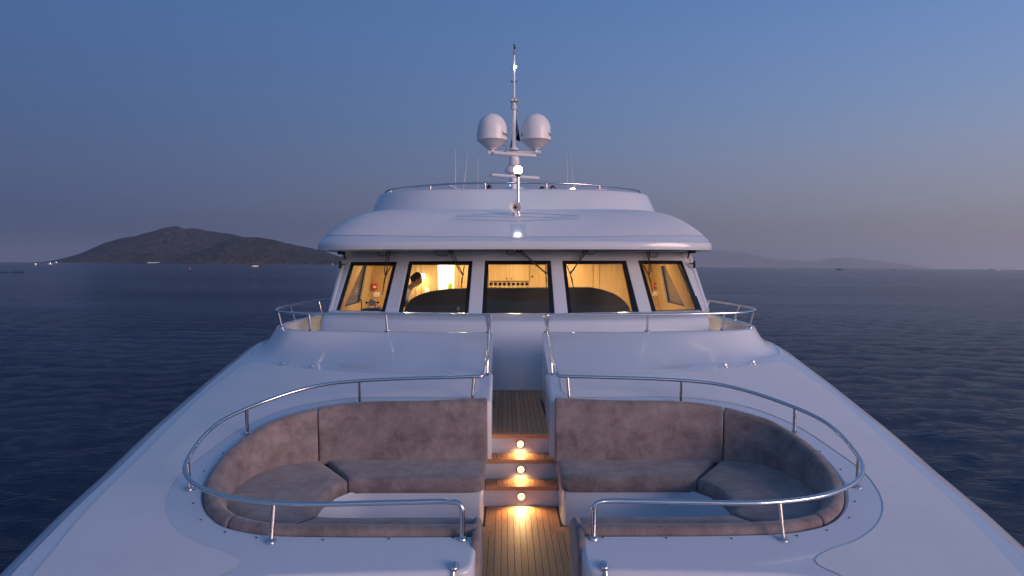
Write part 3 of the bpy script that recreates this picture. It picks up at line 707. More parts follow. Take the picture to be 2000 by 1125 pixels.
for s, side in ((-1, 'left'), (1, 'right')):
    f_ = (lambda ge: ge) if s == 1 else mirror
    thing_mesh('backrest_cushion', *f_(backrest(pa, 40, .0, .007, s * 3.1)), 'suede', f'long straight suede backrest along the rear of the {side} bow seat, beside the steps', 'cushion', GB)
    thing_mesh('backrest_cushion', *f_(backrest(pb_, 70, .007, .007, s * 5.3)), 'suede', f'curved suede backrest wrapping the outer end of the {side} bow seat', 'cushion', GB)
    thing_mesh('backrest_cushion', *f_(backrest(pc_, 40, .007, .0, s * 8.7)), 'suede', f'low suede backrest roll along the near edge of the {side} bow seat', 'cushion', GB)
    # seat pads
    ia, ib = cut.index(min(cut, key=lambda p: (p - seam1).length)), cut.index(min(cut, key=lambda p: (p - seam2).length))
    def inw(i, d_):
        t = (cut[min(i + 4, len(cut) - 1)] - cut[max(i - 4, 0)]).normalized(); nn = Vector((t.y, -t.x))
        if nn.dot(Vector((1.2, 5.2)) - cut[i]) < 0: nn = -nn
        return cut[i] + nn * d_
    back_line = [inw(i, .14) for i in range(4, ia + 1, 4)]
    seatA = [Vector((.318, back_line[0].y)), *back_line, Vector((1.425, 5.545)), Vector((1.3, 5.57))] + [Vector((x, 5.57)) for x in np.linspace(1.1, .5, 6)] + [Vector((.40, 5.575)), Vector((.345, 5.60)), Vector((.318, 5.66))]
    side_line = [inw(i, .14) for i in range(ia, ib + 1, 4)]
    seatB = [q for q in side_line] + [Vector((1.60, 4.58)), Vector((1.47, 4.76)), Vector((1.52, 4.9)), Vector((1.545, 5.1)), Vector((1.53, 5.3)), Vector((1.49, 5.45)), Vector((1.43, 5.54))]
    nl = [inw(i, .12) for i in range(ib, len(cut) - 6, 3)]
    nl = [q for q in nl if q.x < 1.9]
    seatC = nl + [Vector((.318, nl[-1].y)), Vector((.318, 4.64)), Vector((.34, 4.70)), Vector((.40, 4.73))] + [Vector((x, 4.73)) for x in np.linspace(.6, 1.3, 6)] + [Vector((1.46, 4.75)), Vector((1.60, 4.57))]
    def dense(pl): return [Vector((q.x, q.y)) for q in resample([q.to_3d() for q in pl], max(60, int(len(pl) * 2.5)), True)]
    for nm, pl, lb, sd_ in (('A', seatA, f'straight suede seat pad at the rear of the {side} bow seat', 1.1), ('B', seatB, f'curved suede seat pad at the outer end of the {side} bow seat', 2.2), ('C', seatC, f'narrow suede seat pad behind the near backrest of the {side} bow seat', 3.3)):
        pl2 = inset(dense(pl), .004)
        thing_mesh('seat_cushion', *f_(merge(pillow(pl2, Z_SEAT - .125, Z_SEAT, .03, .010, sd_ * s), 2e-4)), 'suede', lb, 'cushion', GS)
    # upholstered end of the near bench beside the walkway
    endp = [(y, z) for y, z in ((4.10, -2.14), (4.10, -1.80), (4.13, -1.72), (4.22, -1.675), (4.40, -1.672), (4.52, -1.69), (4.66, -1.76), (4.71, -1.80), (4.72, -1.86), (4.72, -2.14))]
    dn = [Vector((q.x, q.y)) for q in resample([Vector((y, z, 0)) for y, z in endp], 70, True)]
    g1 = pillow(dn, 0, .05, .022, .004, s * 4.0)
    g1 = ([Vector((.353 - v.z, v.x, v.y)) for v in g1[0]], g1[1])
    thing_mesh('end_cushion', *f_(merge(g1, 2e-4)), 'suede', f'upholstered suede end pad of the {side} near bench facing the walkway', 'cushion', 'suede end pads beside the walkway')
# ---- teak walkway, treads and upper deck
yp('cockpit_sole', grid([[Vector((-2.2, y, Z_LOW - .012)), Vector((2.2, y, Z_LOW - .012))] for y in (3.93, 6.2)]), 'gelcoat')
yp('gap_sole', grid([[Vector((x, y, Z_LOW - .010)) for x in (-.36, .36)] for y in (2.0, 3.93)]), 'gelcoat')
low_deck = yp('teak_deck', box(-.56, .56, 2.0, 6.075, Z_LOW - .009, Z_LOW - .006), 'caulk', None, False)
def plank_mesh(w_, L, h=.008):
    ge = box(-w_ / 2, w_ / 2, -L / 2, L / 2, -h, 0, .0008); me_ = mk('plank', ge[0], ge[1], 'teak', None, False); d_ = me_.data; bpy.data.objects.remove(me_); return d_
PM = {}
def plank(x, y0, y1, z, w_, parent, name='plank'):
    key = (round(w_, 4), round(y1 - y0, 4))
    if key not in PM: PM[key] = plank_mesh(w_, y1 - y0)
    o = bpy.data.objects.new(name, PM[key]); COL.objects.link(o); o.parent = parent
    o.location = Vector((x, (y0 + y1) / 2, z)) - O; return o
PW, PG = .0462, .0038
for k in range(-4, 5): plank(k * .05, 3.0, 5.985, Z_LOW, PW, low_deck)
for s in (-1, 1):
    f_ = (lambda ge: ge) if s == 1 else mirror
    yp('margin_board', f_(prism([(.2270, 5.585), (.3120, 5.585), (.3120, 6.03), (.2270, 5.99)], Z_LOW - .008, Z_LOW)), 'teak', low_deck, False)
    mo = [(.2270, 5.582)] + [(.2270 + .173 * (1 - math.cos(a)) if False else .400 - .173 * math.cos(a), 5.582 - .14 * math.sin(a)) for a in np.linspace(.02, math.pi / 2, 9)] + [(.400, 5.582)]
    yp('corner_board', f_(prism(mo, Z_LOW - .008, Z_LOW)), 'teak', low_deck, False)
    for k in range(5, 11):
        x = k * .05; yend = 5.582 - .14 * math.sqrt(max(0, 1 - ((.400 - min(x - .02, .4)) / .173) ** 2)) - .004
        plank(x * s, 3.0, round(yend, 3), Z_LOW, PW, low_deck)
yp('cross_board', prism([(-.222, 5.989), (.222, 5.989), (.305, 6.034), (.305, 6.066), (-.305, 6.066), (-.305, 6.034)], Z_LOW - .008, Z_LOW), 'teak', low_deck, False)
# steps
RY = [6.08, 6.30, 6.52]; TZ = [-1.99, -1.81, Z_UP]
stairs_lights = []
for k in range(3):
    zb = Z_LOW if k == 0 else TZ[k - 1]; zt = TZ[k]
    st = yp('step', add(box(-.335, .335, RY[k], RY[k] + .012, zb - .02, zt - .034)), 'gelcoat', None, False)
    c_ = Vector((0, RY[k] - .001, zb + (zt - zb) * .46))
    ln = yp('step_lamp', lathe([(.002, -.004), (.020, -.005), (.031, -.002), (.033, .001)], c_, 24, 'Y'), 'step_glow', st)
    yp('lamp_rim', add(lathe([(.033, .0), (.034, -.007), (.039, -.009), (.044, -.004), (.044, .002)], c_, 24, 'Y')), 'steel', st)
    lamp('step_lamp_light', 'SPOT', c_ + Vector((0, -.045, 0)) - O, 16.0 if k == 0 else 6.0, (1, .56, .22), .025, yacht, (R(-46 if k == 0 else -22), 0, 0))
    if k < 2:
        d0, d1 = RY[k] - .022, RY[k + 1] - .006
        yp('tread_bed', box(-.33, .33, d0 + .004, d1 + .01, zt - .034, zt - .006), 'caulk', st, False)
        yp('nosing', prism([(-.322, d0), (.322, d0), (.322, d0 + .052), (.245, d0 + .052 + .02), (-.245, d0 + .052 + .02), (-.322, d0 + .052)], zt - .030, zt), 'teak', st, False)
        for s in (-1, 1):
            f_ = (lambda ge: ge) if s == 1 else mirror
            yp('tread_side', f_(prism([(.325, d0 + .055), (.325, d1 - .015), (.229, d1 - .05), (.229, d0 + .078)][::1], zt - .006, zt)), 'teak', st, False)
        yp('tread_back', prism([(-.225, d1 - .047), (.225, d1 - .047), (.318, d1 - .012), (-.318, d1 - .012)], zt - .006, zt), 'teak', st, False)
        for j in range(-4, 5):
            plank(j * .05, round(d0 + .0755, 4), round(d1 - .0505, 4), zt, PW, st)
# upper walkway
up_deck = yp('teak_deck', add(box(-.30, .30, RY[2] - .02, 8.24, Z_UP - .03, Z_UP - .006), box(-.60, .60, 8.24, 8.9, Z_UP - .03, Z_UP - .006)), 'caulk', None, False)
yp('bridge_sole', grid([[Vector((-3.3, y, Z_UP - .012)), Vector((3.3, y, Z_UP - .012))] for y in (8.0, 13.0)]), 'nonskid')
yp('nosing', prism([(-.296, RY[2] - .025), (.296, RY[2] - .025), (.296, RY[2] + .02), (.238, RY[2] + .055), (-.238, RY[2] + .055), (-.296, RY[2] + .02)], Z_UP - .034, Z_UP), 'teak', up_deck, False)
for j in range(-4, 5): plank(j * .05, RY[2] + .059, 8.83, Z_UP, PW, up_deck)
for s in (-1, 1):
    f_ = (lambda ge: ge) if s == 1 else mirror
    yp('margin_board', f_(prism([(.2270, RY[2] + .062), (.284, RY[2] + .030), (.276, 8.20), (.2270, 8.20)], Z_UP - .006, Z_UP)), 'teak', up_deck, False)
    for j in range(5, 10): plank(j * .05 * s, 8.245, 8.83, Z_UP, PW, up_deck)
    yp('corner_board', f_(prism([(.2270, 8.204), (.295, 8.204), (.295, 8.242), (.2270, 8.242)], Z_UP - .006, Z_UP)), 'teak', up_deck, False)
# ---- wheelhouse front
Z_SILL, RAKE = -.66, .88
def ysill(x): return 9.30 + .70 * (abs(x) / 2.7) ** 2
def PF(u, v, out=0.0):
    """a pixel on the raked wheelhouse front, 'out' metres proud of it"""
    return solve(u, v, lambda p: p.y - ysill(p.x) - RAKE * (p.z - Z_SILL) + out, 6, 14, 200)
WIN = [dict(o=[(685.5, 511.5), (774.8, 511.2), (750.8, 610.5), (656, 607)], g=[(692, 519), (768.5, 519), (746.0, 610), (664, 607)]),
       dict(o=[(798.8, 510), (922.5, 509.3), (914, 612.8), (777.3, 611.7)], g=[(805.5, 517.5), (915.8, 517.5), (907.5, 612.8), (786.8, 611.7)]),
       dict(o=[(947.3, 508.7), (1075.3, 508.7), (1083, 612.5), (941.3, 612.7)], g=[(954, 516.7), (1068, 516.7), (1073.5, 612.5), (950.4, 612.7)]),
       dict(o=[(1098.4, 508.8), (1222.4, 508.8), (1248, 609.6), (1109.6, 612)], g=[(1104.8, 516), (1214.4, 516), (1235, 609.8), (1116, 611.8)]),
       dict(o=[(1246.4, 508.5), (1332, 508.8), (1368, 604.8), (1273.6, 608.5)], g=[(1252.8, 516), (1326.5, 516.5), (1358.4, 605), (1280, 608)])]
cols_b, cols_t = [(647, 607.5)], [(672, 511)]
for w_ in WIN:
    q = w_['o']; cols_b += [q[3], q[2]]; cols_t += [q[0], q[1]]
cols_b.append((1380, 606)); cols_t.append((1347.5, 509))
colsT = [(672 + (1345 - 672) * 0, 488)] + []
rowB = [PF(u, v) for u, v in cols_b]; rowT = [PF(u, v) for u, v in cols_t]
for p in rowB: p.z = Z_SILL - .012
def up_to(p, z): return Vector((p.x * (1 - .04 * (z - p.z)), p.y + RAKE * (z - p.z) * .85, z))
rowTop = [up_to(p, .24) for p in rowT]
V = rowB + rowT + rowTop; nC = len(rowB); F = []
for i in range(nC - 1):
    F.append((nC + i, nC + i + 1, 2 * nC + i + 1, 2 * nC + i))
    if i % 2 == 0: F.append((i, i + 1, nC + i + 1, nC + i))
fw_ = yp('wheelhouse_front', (V, F), 'gelcoat', None, False)
md = fw_.modifiers.new('thickness', 'SOLIDIFY'); md.thickness = .07; md.offset = 1
if fw_.data.polygons[0].normal.y < 0: md.offset = -1
md2 = fw_.modifiers.new('soft_edge', 'BEVEL'); md2.width = .010; md2.segments = 2; md2.limit_method = 'ANGLE'
labels = ['window over the fire alarm, far left', 'window with a man behind it', 'centre window', 'window right of centre', 'window over the fire alarm, far right']
for k, w_ in enumerate(WIN):
    o_ = [PF(u, v, -.032) for u, v in w_['o']]; g_ = [PF(u, v, -.032) for u, v in w_['g']]
    cen = sum(o_, Vector()) / 4
    o_ = [p + (p - cen).normalized() * .012 for p in o_]
    o_[2] = o_[2] + (o_[2] - o_[1]).normalized() * .05; o_[3] = o_[3] + (o_[3] - o_[0]).normalized() * .05
    nrm = (o_[1] - o_[0]).cross(o_[3] - o_[0]).normalized()
    if nrm.y > 0: nrm = -nrm
    V = [p for p in o_] + [p for p in g_] + [p + nrm * .018 for p in o_] + [p + nrm * .018 for p in g_]
    F = []
    for i in range(4):
        j = (i + 1) % 4
        F += [(8 + i, 8 + j, 12 + j, 12 + i), (i, 4 + i, 4 + j, j), (4 + i, 12 + i, 12 + j, 4 + j), (i, j, 8 + j, 8 + i)]
    wo = yp('window', (V, F), 'black_frame', None, False)
    gg = [p - nrm * .004 for p in g_]; gg = [p + (p - cen).normalized() * .01 for p in gg]
    yp('pane', (gg + [p - nrm * .008 for p in gg], [(0, 1, 2, 3), (7, 6, 5, 4), (0, 4, 5, 1), (1, 5, 6, 2), (2, 6, 7, 3), (3, 7, 4, 0)]), 'glass', wo, False)
# ledge and lower front under the windows
def plan(d_, xe, z, ins=0.0):
    pts = [Vector((x, ysill(x) - d_, z)) for x in np.linspace(-xe, xe, 41)]
    r_ = .12
    return [Vector((-xe - .09, ysill(xe) - d_ + .35, z)), Vector((-xe - .075, ysill(xe) - d_ + .12, z)), Vector((-xe - .04, ysill(xe) - d_ + .035, z))] + pts + [Vector((xe + .04, ysill(xe) - d_ + .035, z)), Vector((xe + .075, ysill(xe) - d_ + .12, z)), Vector((xe + .09, ysill(xe) - d_ + .35, z))]
rows = [plan(-.035, 2.60, Z_SILL - .001), plan(.015, 2.66, Z_SILL - .004), plan(.05, 2.67, Z_SILL - .012), plan(.27, 2.70, Z_SILL - .075), plan(.315, 2.705, Z_SILL - .095), plan(.335, 2.71, Z_SILL - .13), plan(.40, 2.715, -1.05), plan(.45, 2.72, -1.35), plan(.48, 2.72, Z_UP)]
yp('wheelhouse_base', grid(rows), 'gelcoat')
# side walls with a window each; front edge follows the raked corner
def side_wall(s):
    xb, xt = 2.70, 2.52
    def pt(y, z): 
        f_ = (z - Z_SILL) / .9; return Vector((s * (xb + (xt - xb) * f_), y, z))
    yb, yt = (rowB[0].y + .02, rowTop[0].y + .02) if s < 0 else (rowB[-1].y + .02, rowTop[-1].y + .02)
    win_b, win_t = (10.68, 11.85), (11.46, 11.85)
    zb, zt = -.655, -.015
    pts = [pt(yb - .3, -1.72), pt(16, -1.72), pt(16, zb), pt(win_b[1], zb), pt(win_b[0], zb), pt(yb, zb), pt(yb + (yt - yb) * .7, zt), pt(win_t[0], zt), pt(win_t[1], zt), pt(16, zt), pt(16, .24), pt(yt, .24)]
    F = [(0, 1, 2, 3, 4, 5), (5, 4, 7, 6), (3, 2, 9, 8), (6, 7, 8, 9, 10, 11)]
    o = yp('wheelhouse_side', (pts, F), 'gelcoat', None, False)
    md = o.modifiers.new('thickness', 'SOLIDIFY'); md.thickness = .05; md.offset = 0
    q = [pts[4], pts[3], pts[8], pts[7]]; q = [p + Vector((s * .008, 0, 0)) for p in q]
    wo = yp('side_window', tube([q[0], q[1], q[2], q[3]], .022, 6, closed=True), 'black_frame', None, False)
    yp('pane', (q + [p - Vector((s * .008, 0, 0)) for p in q], [(0, 1, 2, 3), (7, 6, 5, 4)]), 'glass', wo, False)
    # warm panelling on the inside
    qi = [p - Vector((s * .034, 0, 0)) for p in pts]
    yp('side_lining', (qi, F), 'wood', None, False)
for s in (-1, 1): side_wall(s)
for k in (0, -1):                                  # rounded corner posts
    yp('corner_post', tube([rowB[k] + Vector((0, .06, -.02)), rowT[k] + Vector((0, .06, 0)), rowTop[k] + Vector((0, .06, 0))], .062, 14), 'gelcoat')
# wipers
def P3(pts, out): return [PF(u, v, out) for u, v in pts]
WIP = [dict(a=(756.8, 491.5), b=(762.5, 491.5), j=(753.8, 536), k=(750.8, 530), bl=[(765, 517.5), (753.8, 538), (746.7, 575)], h=[(743, 492.5), (738.5, 490.5), (736.8, 493.5), (741, 499), (748.5, 500), (755, 496.5)]),
       dict(a=(877.5, 490.5), b=(883.5, 490.5), j=(903.8, 535.5), k=(898, 530), bl=[(907.5, 517.5), (903.6, 538), (899.6, 574)], h=[(853.5, 491.5), (851.5, 489.8), (851, 493), (858, 499), (867, 500), (876, 496)]),
       dict(a=(1011.3, 489.8), b=(1017.3, 489.8), j=(1066.3, 533), k=(1059, 527.5), bl=[(1066.4, 514.7), (1066.3, 535), (1068, 571)], h=[(993, 492.7), (990, 489.8), (989.3, 493), (992.7, 497.3), (1000, 497.3), (1010, 493)]),
       dict(a=(1140, 490.6), b=(1146.4, 490.6), j=(1114.4, 532.5), k=(1120.5, 527.5), bl=[(1105.6, 516.8), (1113.8, 535), (1122, 571)], h=[(1164, 490.6), (1162.5, 493.5), (1160, 496), (1152, 496.8), (1146.4, 494.4)]),
       dict(a=(1261.6, 490.6), b=(1267.2, 490.6), j=(1267, 535), k=(1271.5, 529), bl=[(1256, 516.8), (1266.6, 538), (1275.5, 572.5)], h=[(1281.6, 490.6), (1284.5, 494.4), (1283, 500), (1278.4, 503), (1270.4, 500.8), (1267.5, 494.4)])]
for w_ in WIP:
    a_, b_ = PF(*w_['a'], .02), PF(*w_['b'], .02); j_, k_ = PF(*w_['j'], .05), PF(*w_['k'], .05)
    wp = yp('wiper', add(lathe([(.016, -.06), (.016, .03)], a_, 10, 'Y'), lathe([(.016, -.06), (.016, .03)], b_, 10, 'Y')), 'black_rubber')
    yp('wiper_arm', tube([a_ + Vector((0, -.05, 0)), k_], .0065, 8), 'dark_metal', wp)
    yp('wiper_arm', tube([b_ + Vector((0, -.05, 0)), j_], .0075, 8), 'dark_metal', wp)
    yp('wiper_joint', add(lathe([(.005, -.02), (.022, -.015), (.022, .015), (.005, .02)], j_, 10, 'Y'), tube([k_, j_], .009, 8)), 'dark_metal', wp)
    yp('wiper_blade', tube(spl(P3(w_['bl'], .03), 14), [.004] + [.008] * 5 + [.011] * 3 + [.007] * 4 + [.004], 8), 'black_rubber', wp)
    yp('washer_hose', tube(spl(P3(w_['h'], .012), 24), .0045, 6), 'black_rubber', wp)
# ---- brow and roof
def brow_plan(n=81):
    pts = [(0, 9.36), (.8, 9.38), (1.5, 9.46), (2.15, 9.60), (2.62, 9.82), (2.89, 10.10), (3.0, 10.45), (3.04, 11.2), (3.06, 12.5), (3.08, 16), (3.08, 22)]
    return spl([Vector((x, y, 0)) for x, y in pts], n)
def coam_plan(n=81):
    pts = [(0, 11.22), (.8, 11.27), (1.5, 11.45), (2.0, 11.75), (2.35, 12.15), (2.50, 12.7), (2.54, 13.4), (2.56, 14.5), (2.58, 16), (2.6, 18), (2.6, 22)]
    return spl([Vector((x * 1.06, y, 0)) for x, y in pts], n)
# pair the two curves by angle around the roof
def pair(pl, n):
    return pl
bp_, cp_ = brow_plan(400), coam_plan(400)
def by_key(pl, keys):
    out = []; ks = [math.atan2(p.x, 13.6 - p.y) if p.y < 13.6 else math.pi / 2 + (p.y - 13.6) * .2 for p in pl]
    for k in keys:
        i = min(range(len(ks)), key=lambda j: abs(ks[j] - k)); i0 = max(0, min(len(pl) - 2, i if ks[i] <= k else i - 1))
        f_ = 0 if ks[i0 + 1] == ks[i0] else (k - ks[i0]) / (ks[i0 + 1] - ks[i0]); out.append(pl[i0].lerp(pl[i0 + 1], max(0, min(1, f_))))
    return out
keys = list(np.linspace(0, math.pi / 2, 60)) + list(np.linspace(math.pi / 2 + .05, math.pi / 2 + 1.6, 18))
BR, CP = by_key(bp_, keys), by_key(cp_, keys)
Z_BE, Z_BT, Z_CB = .208, .325, .90               # brow lower edge, brow upper edge, foot of the upper coaming
def rexp(x): return 1.75 + .9 * min(1, max(0, (x - 1.2) / 1.6))
def roof_pt(b_, c_, s):
    """s = 0 brow edge ... 1 foot of the coaming"""
    q = b_.lerp(c_, s); return Vector((q.x, q.y, Z_BT + (Z_CB - Z_BT) * (1 - (1 - s) ** rexp(b_.x))))
half = []
for b_, c_ in zip(BR, CP):
    row = [Vector((b_.x * .90, b_.y + .62 * (1 - min(1, b_.x / 3.2)) + .05, Z_BE + .03)), Vector((b_.x * .985, b_.y + .05, Z_BE)), Vector((b_.x * .996, b_.y + .014, Z_BE)), Vector((b_.x * .999, b_.y + .003, Z_BE + .005)), Vector((b_.x * 1.0, b_.y, Z_BE + .015)), Vector((b_.x * .999, b_.y + .004, Z_BT - .018)), Vector((b_.x * .998, b_.y + .008, Z_BT - .006)), Vector((b_.x * .994, b_.y + .022, Z_BT + .001))]
    row += [roof_pt(b_, c_, s) + Vector((0, 0, 0)) for s in np.linspace(.045, 1, 26)]
    half.append(row)
rf = grid(half); yp('brow_roof', merge(add(rf, mirror(rf)), 1e-3), 'gelcoat')
# nonskid sheet on the roof
rows = []; KN = 50
for i in range(KN):
    t = i / (KN - 1); kk = keys[0] + t * .86; b_ = by_key(bp_, [kk])[0]; c_ = by_key(cp_, [kk])[0]
    e_ = max(0, (t - .80) / .20); hh_ = math.sqrt(max(0.0, 1 - e_ * e_)); lo, hi = .058 + .02 * t, .94; md_ = .42 + .0 * t
    lo2, hi2 = md_ - (md_ - lo) * hh_, md_ + (hi - md_) * hh_
    rows.append([roof_pt(b_, c_, lo2 + (hi2 - lo2) * j / 16) + Vector((0, -.002, .005)) for j in range(17)])
nr = grid(rows); roof_ns = yp('nonskid_panel', merge(add(nr, mirror(nr)), 2e-3), 'nonskid')
# glossy emblem strokes and centre pad on the roof
def roof_z(x, y):
    x = abs(x); best = None
    for b_, c_ in zip(BR[:60], CP[:60]):
        dv = (c_ - b_); t = ((x - b_.x) * dv.x + (y - b_.y) * dv.y) / dv.length_squared; q = b_ + dv * t
        d_ = (q.x - x) ** 2 + (q.y - y) ** 2
        if best is None or d_ < best[0]: best = (d_, t, b_.x)
    s = max(0, min(1, best[1])); return Z_BT + (Z_CB - Z_BT) * (1 - (1 - s) ** rexp(best[2]))
def roof_px(pts, off):
    out = []
    for a, b in pts:
        u, v = 860 + a / 6.667, 390 + b / 6.667
        out.append(solve(u, v, lambda p: p.z - roof_z(p.x, p.y) - off, 9.3, 11.6, 60))
    return out
def roof_sheet(name, outline, off):
    P_ = roof_px(outline, off); ge = fill([(p.x, p.y) for p in P_], .12, lambda x, y: roof_z(x, y) + off)
    return yp(name, ge, 'gelcoat')
try:
    roof_sheet('emblem_stroke', [(225, 203), (420, 193), (660, 180), (900, 166), (900, 178), (660, 191), (430, 205), (660, 212), (900, 222), (900, 234), (560, 224), (205, 225)], .009)
    roof_sheet('emblem_stroke', [(190, 248), (500, 251), (800, 262), (1000, 272), (1000, 287), (850, 282), (500, 268), (190, 265)], .009)
    roof_sheet('emblem_stroke', [(1050, 168), (1400, 180), (1785, 200), (1790, 210), (1400, 192), (1050, 180)], .009)
    roof_sheet('emblem_stroke', [(1050, 216), (1400, 222), (1810, 231), (1825, 258), (1500, 264), (1200, 275), (1050, 286), (1050, 271), (1300, 256), (1590, 238), (1300, 233), (1050, 228)], .009)
    roof_sheet('centre_pad', [(908, 318), (1108, 318), (1126, 492), (908, 492)], .010)
except Exception as ex: print('emblem', ex)
# upper coaming and its rail
TP = [Vector((c_.x * .945, c_.y + .30 * max(0, 1 - c_.x / 4.0), 0)) for c_ in CP]
Z_CT = 1.275
half = []
for c_, t_ in zip(CP, TP):
    row = [Vector((c_.x * 1.0, c_.y - .01, Z_CB - .03)), Vector((c_.x, c_.y + .0, Z_CB + .01))]
    for s in np.linspace(.12, .93, 7): q = c_.lerp(t_, s); row.append(Vector((q.x, q.y, Z_CB + (Z_CT - Z_CB) * s)))
    row += [Vector((t_.x * .997, t_.y + .01, Z_CT - .008)), Vector((t_.x * .985, t_.y + .035, Z_CT)), Vector((t_.x * .96, t_.y + .10, Z_CT)), Vector((t_.x * .95, t_.y + .13, Z_CT - .02)), Vector((t_.x * .95, t_.y + .13, .72))]
    half.append(row)
cg = grid(half); yp('flybridge_coaming', merge(add(cg, mirror(cg)), 1e-3), 'gelcoat')
yp('flybridge_sole', grid([[Vector((-2.5, y, .72)), Vector((2.5, y, .72))] for y in (11.6, 24)]), 'nonskid')
ZTR = 1.395
ft = []
for u, v in [(752.5, 379), (759.4, 371.5), (804, 365), (845, 361.5), (886, 358.8), (940, 357.2), (1000, 356.8)]:
    p = PZ(u, v, ZTR); ft.append(Vector((-abs(p.x), p.y, ZTR)))
ft = ft[:-1]; ft.append(Vector((0, ft[-1].y - .02, ZTR)))
full_t = ft + [Vector((-p.x, p.y, p.z)) for p in ft[:-1][::-1]]
print('fly rail', [tuple(round(c_, 2) for c_ in p) for p in ft])
fs = spl(full_t, 120)
e0, e1 = fs[0], fs[-1]
drop = lambda p: [p + Vector((0, .18, -.03)), p + Vector((-.12 * (1 if p.x > 0 else -1), .35, -.13))]
fr_ = yp('flybridge_rail', tube(spl(drop(e0)[::-1] + fs + drop(e1), 150), .017, 12), 'steel')
for u, v in [(763.5, 378), (840.6, 369.5), (949, 365), (1064, 364), (1173, 369), (1250, 376)]:
    best = min(fs, key=lambda p: abs(CAM.x + (u - 988.6) / FPX * p.y - p.x))
    yp('post', add(tube([best + Vector((0, .01, -.15)), best + Vector((0, 0, -.01))], .016, 10), lathe([(.03, 0), (.03, .01), (.02, .016)], (best.x, best.y + .01, Z_CT - .002), 14)), 'steel', fr_)
# flybridge: low screen wings, seat back and lamp that just show over the coaming
for s in (-1, 1):
    f_ = (lambda ge: ge) if s == 1 else mirror
    a_, b_ = PY(1103, 372, 13.2), PY(1129, 361, 13.2)
    yp('screen_wing', f_(add(tube([a_, b_], .012, 8), ([a_, b_, b_ + Vector((-.35, .9, -.08)), a_ + Vector((-.3, .9, -.02))], [(0, 1, 2, 3)]))), 'gelcoat')
p = PY(1155, 373, 14.5); yp('sun_pad_back', box(p.x - .32, p.x + .32, p.y - .1, p.y + .1, .72, p.z + .03, .03), 'cream')
p = PY(1118, 369, 14.2); fl = yp('deck_lamp', add(lathe([(.03, -.35), (.03, -.03)], p, 10)), 'white_plastic'); yp('lamp_glass', lathe([(.04, -.03), (.06, 0), (.03, .03)], p, 12), 'warm_glow', fl)
p = PY(955.5, 368, 13.0); yp('deck_speaker', add(lathe([(.05, -.12), (.06, -.05), (.045, 0), (.05, .03), (.02, .07)], p, 12), box(p.x - .02, p.x + .02, p.y - .02, p.y + .02, .72, p.z - .1)), 'black_rubber')
# floodlights under the brow tips and side lights
for u, v, s in ((667, 494, -1), (1351, 491.5, 1)):
    p = PY(u, v, 10.55); fl = yp('floodlight', box(p.x - .055, p.x + .055, p.y - .04, p.y + .04, p.z - .025, p.z + .03, .01), 'black_rubber'); yp('bracket', tube([p + Vector((-s * .03, 0, 0)), p + Vector((-s * .05, .05, -.10))], .012, 8), 'black_rubber', fl)
for u, v, s in ((664.5, 516, -1), (1356, 515, 1)):
    p = PY(u, v, 10.5); yp('side_light', add(lathe([(.012, -.07), (.022, -.05), (.022, .03), (.012, .05)], p, 10), tube([p, p + Vector((-s * .08, .03, 0))], .01, 6)), 'black_rubber')
# side bulkheads closing the bridge walkway, lit from a courtesy lamp
for s in (-1, 1):
    f_ = (lambda ge: ge) if s == 1 else mirror
    arc = [Vector((2.80 + .46 * k / 12, 11.1 + .10 * (k / 12 - .3) ** 2 * 6, 0)) for k in range(13)]
    yp('side_gate', f_(grid([[Vector((p.x, p.y, z)) for p in arc] for z in (Z_UP, -1.2, -.80, -.785)] + [[Vector((p.x, p.y + .05, -.785)) for p in arc]])), 'cream_warm')
    lm = yp('courtesy_lamp', f_(lathe([(.03, -.012), (.03, 0)], (2.86, 10.62, -1.25), 14, 'X')), 'warm_glow')
    lamp('courtesy_light', 'POINT', Vector((2.98 * s, 10.45, -1.30)) - O, 3.2, (1, .62, .30), .05, yacht)
# ---- wheelhouse interior
yp('wheelhouse_sole', grid([[Vector((-2.65, y, -1.70)), Vector((2.65, y, -1.70))] for y in (9.0, 12.52)]), 'grey_plastic')
yp('headlining', grid([[Vector((-2.55, y, .20)), Vector((2.55, y, .20))] for y in (9.95, 12.52)]), 'cream')
YB = 12.5
def ux(u): return CAM.x + ray(u, 540).x * YB
def vz(v): return ray(1000, v).z * YB
seams = [700, 727, 768, 812, 823, 855]; seams2 = [887, 896, 921, 954]; seams3 = [1068, 1110, 1159, 1171, 1216, 1256, 1299, 1308, 1330]
bh = yp('rear_bulkhead', add(box(-2.65, ux(855), YB + .02, YB + .05, -1.7, .22), box(ux(887), 2.65, YB + .02, YB + .05, -1.7, .22), box(ux(855), ux(887), YB + .02, YB + .05, .12, .22)), 'wood', None, False)
for ss in (seams, seams2, seams3):
    for a_, b_ in zip(ss, ss[1:]):
        x0, x1 = ux(a_) + .003, ux(b_) - .003
        if x1 - x0 < .14: yp('panel', box(x0, x1, YB - .012, YB + .018, -1.68, .2, .002), 'wood', bh, False)
        else: yp('panel', box(x0, x1, YB, YB + .018, -1.68, .2, .002), 'wood', bh, False)
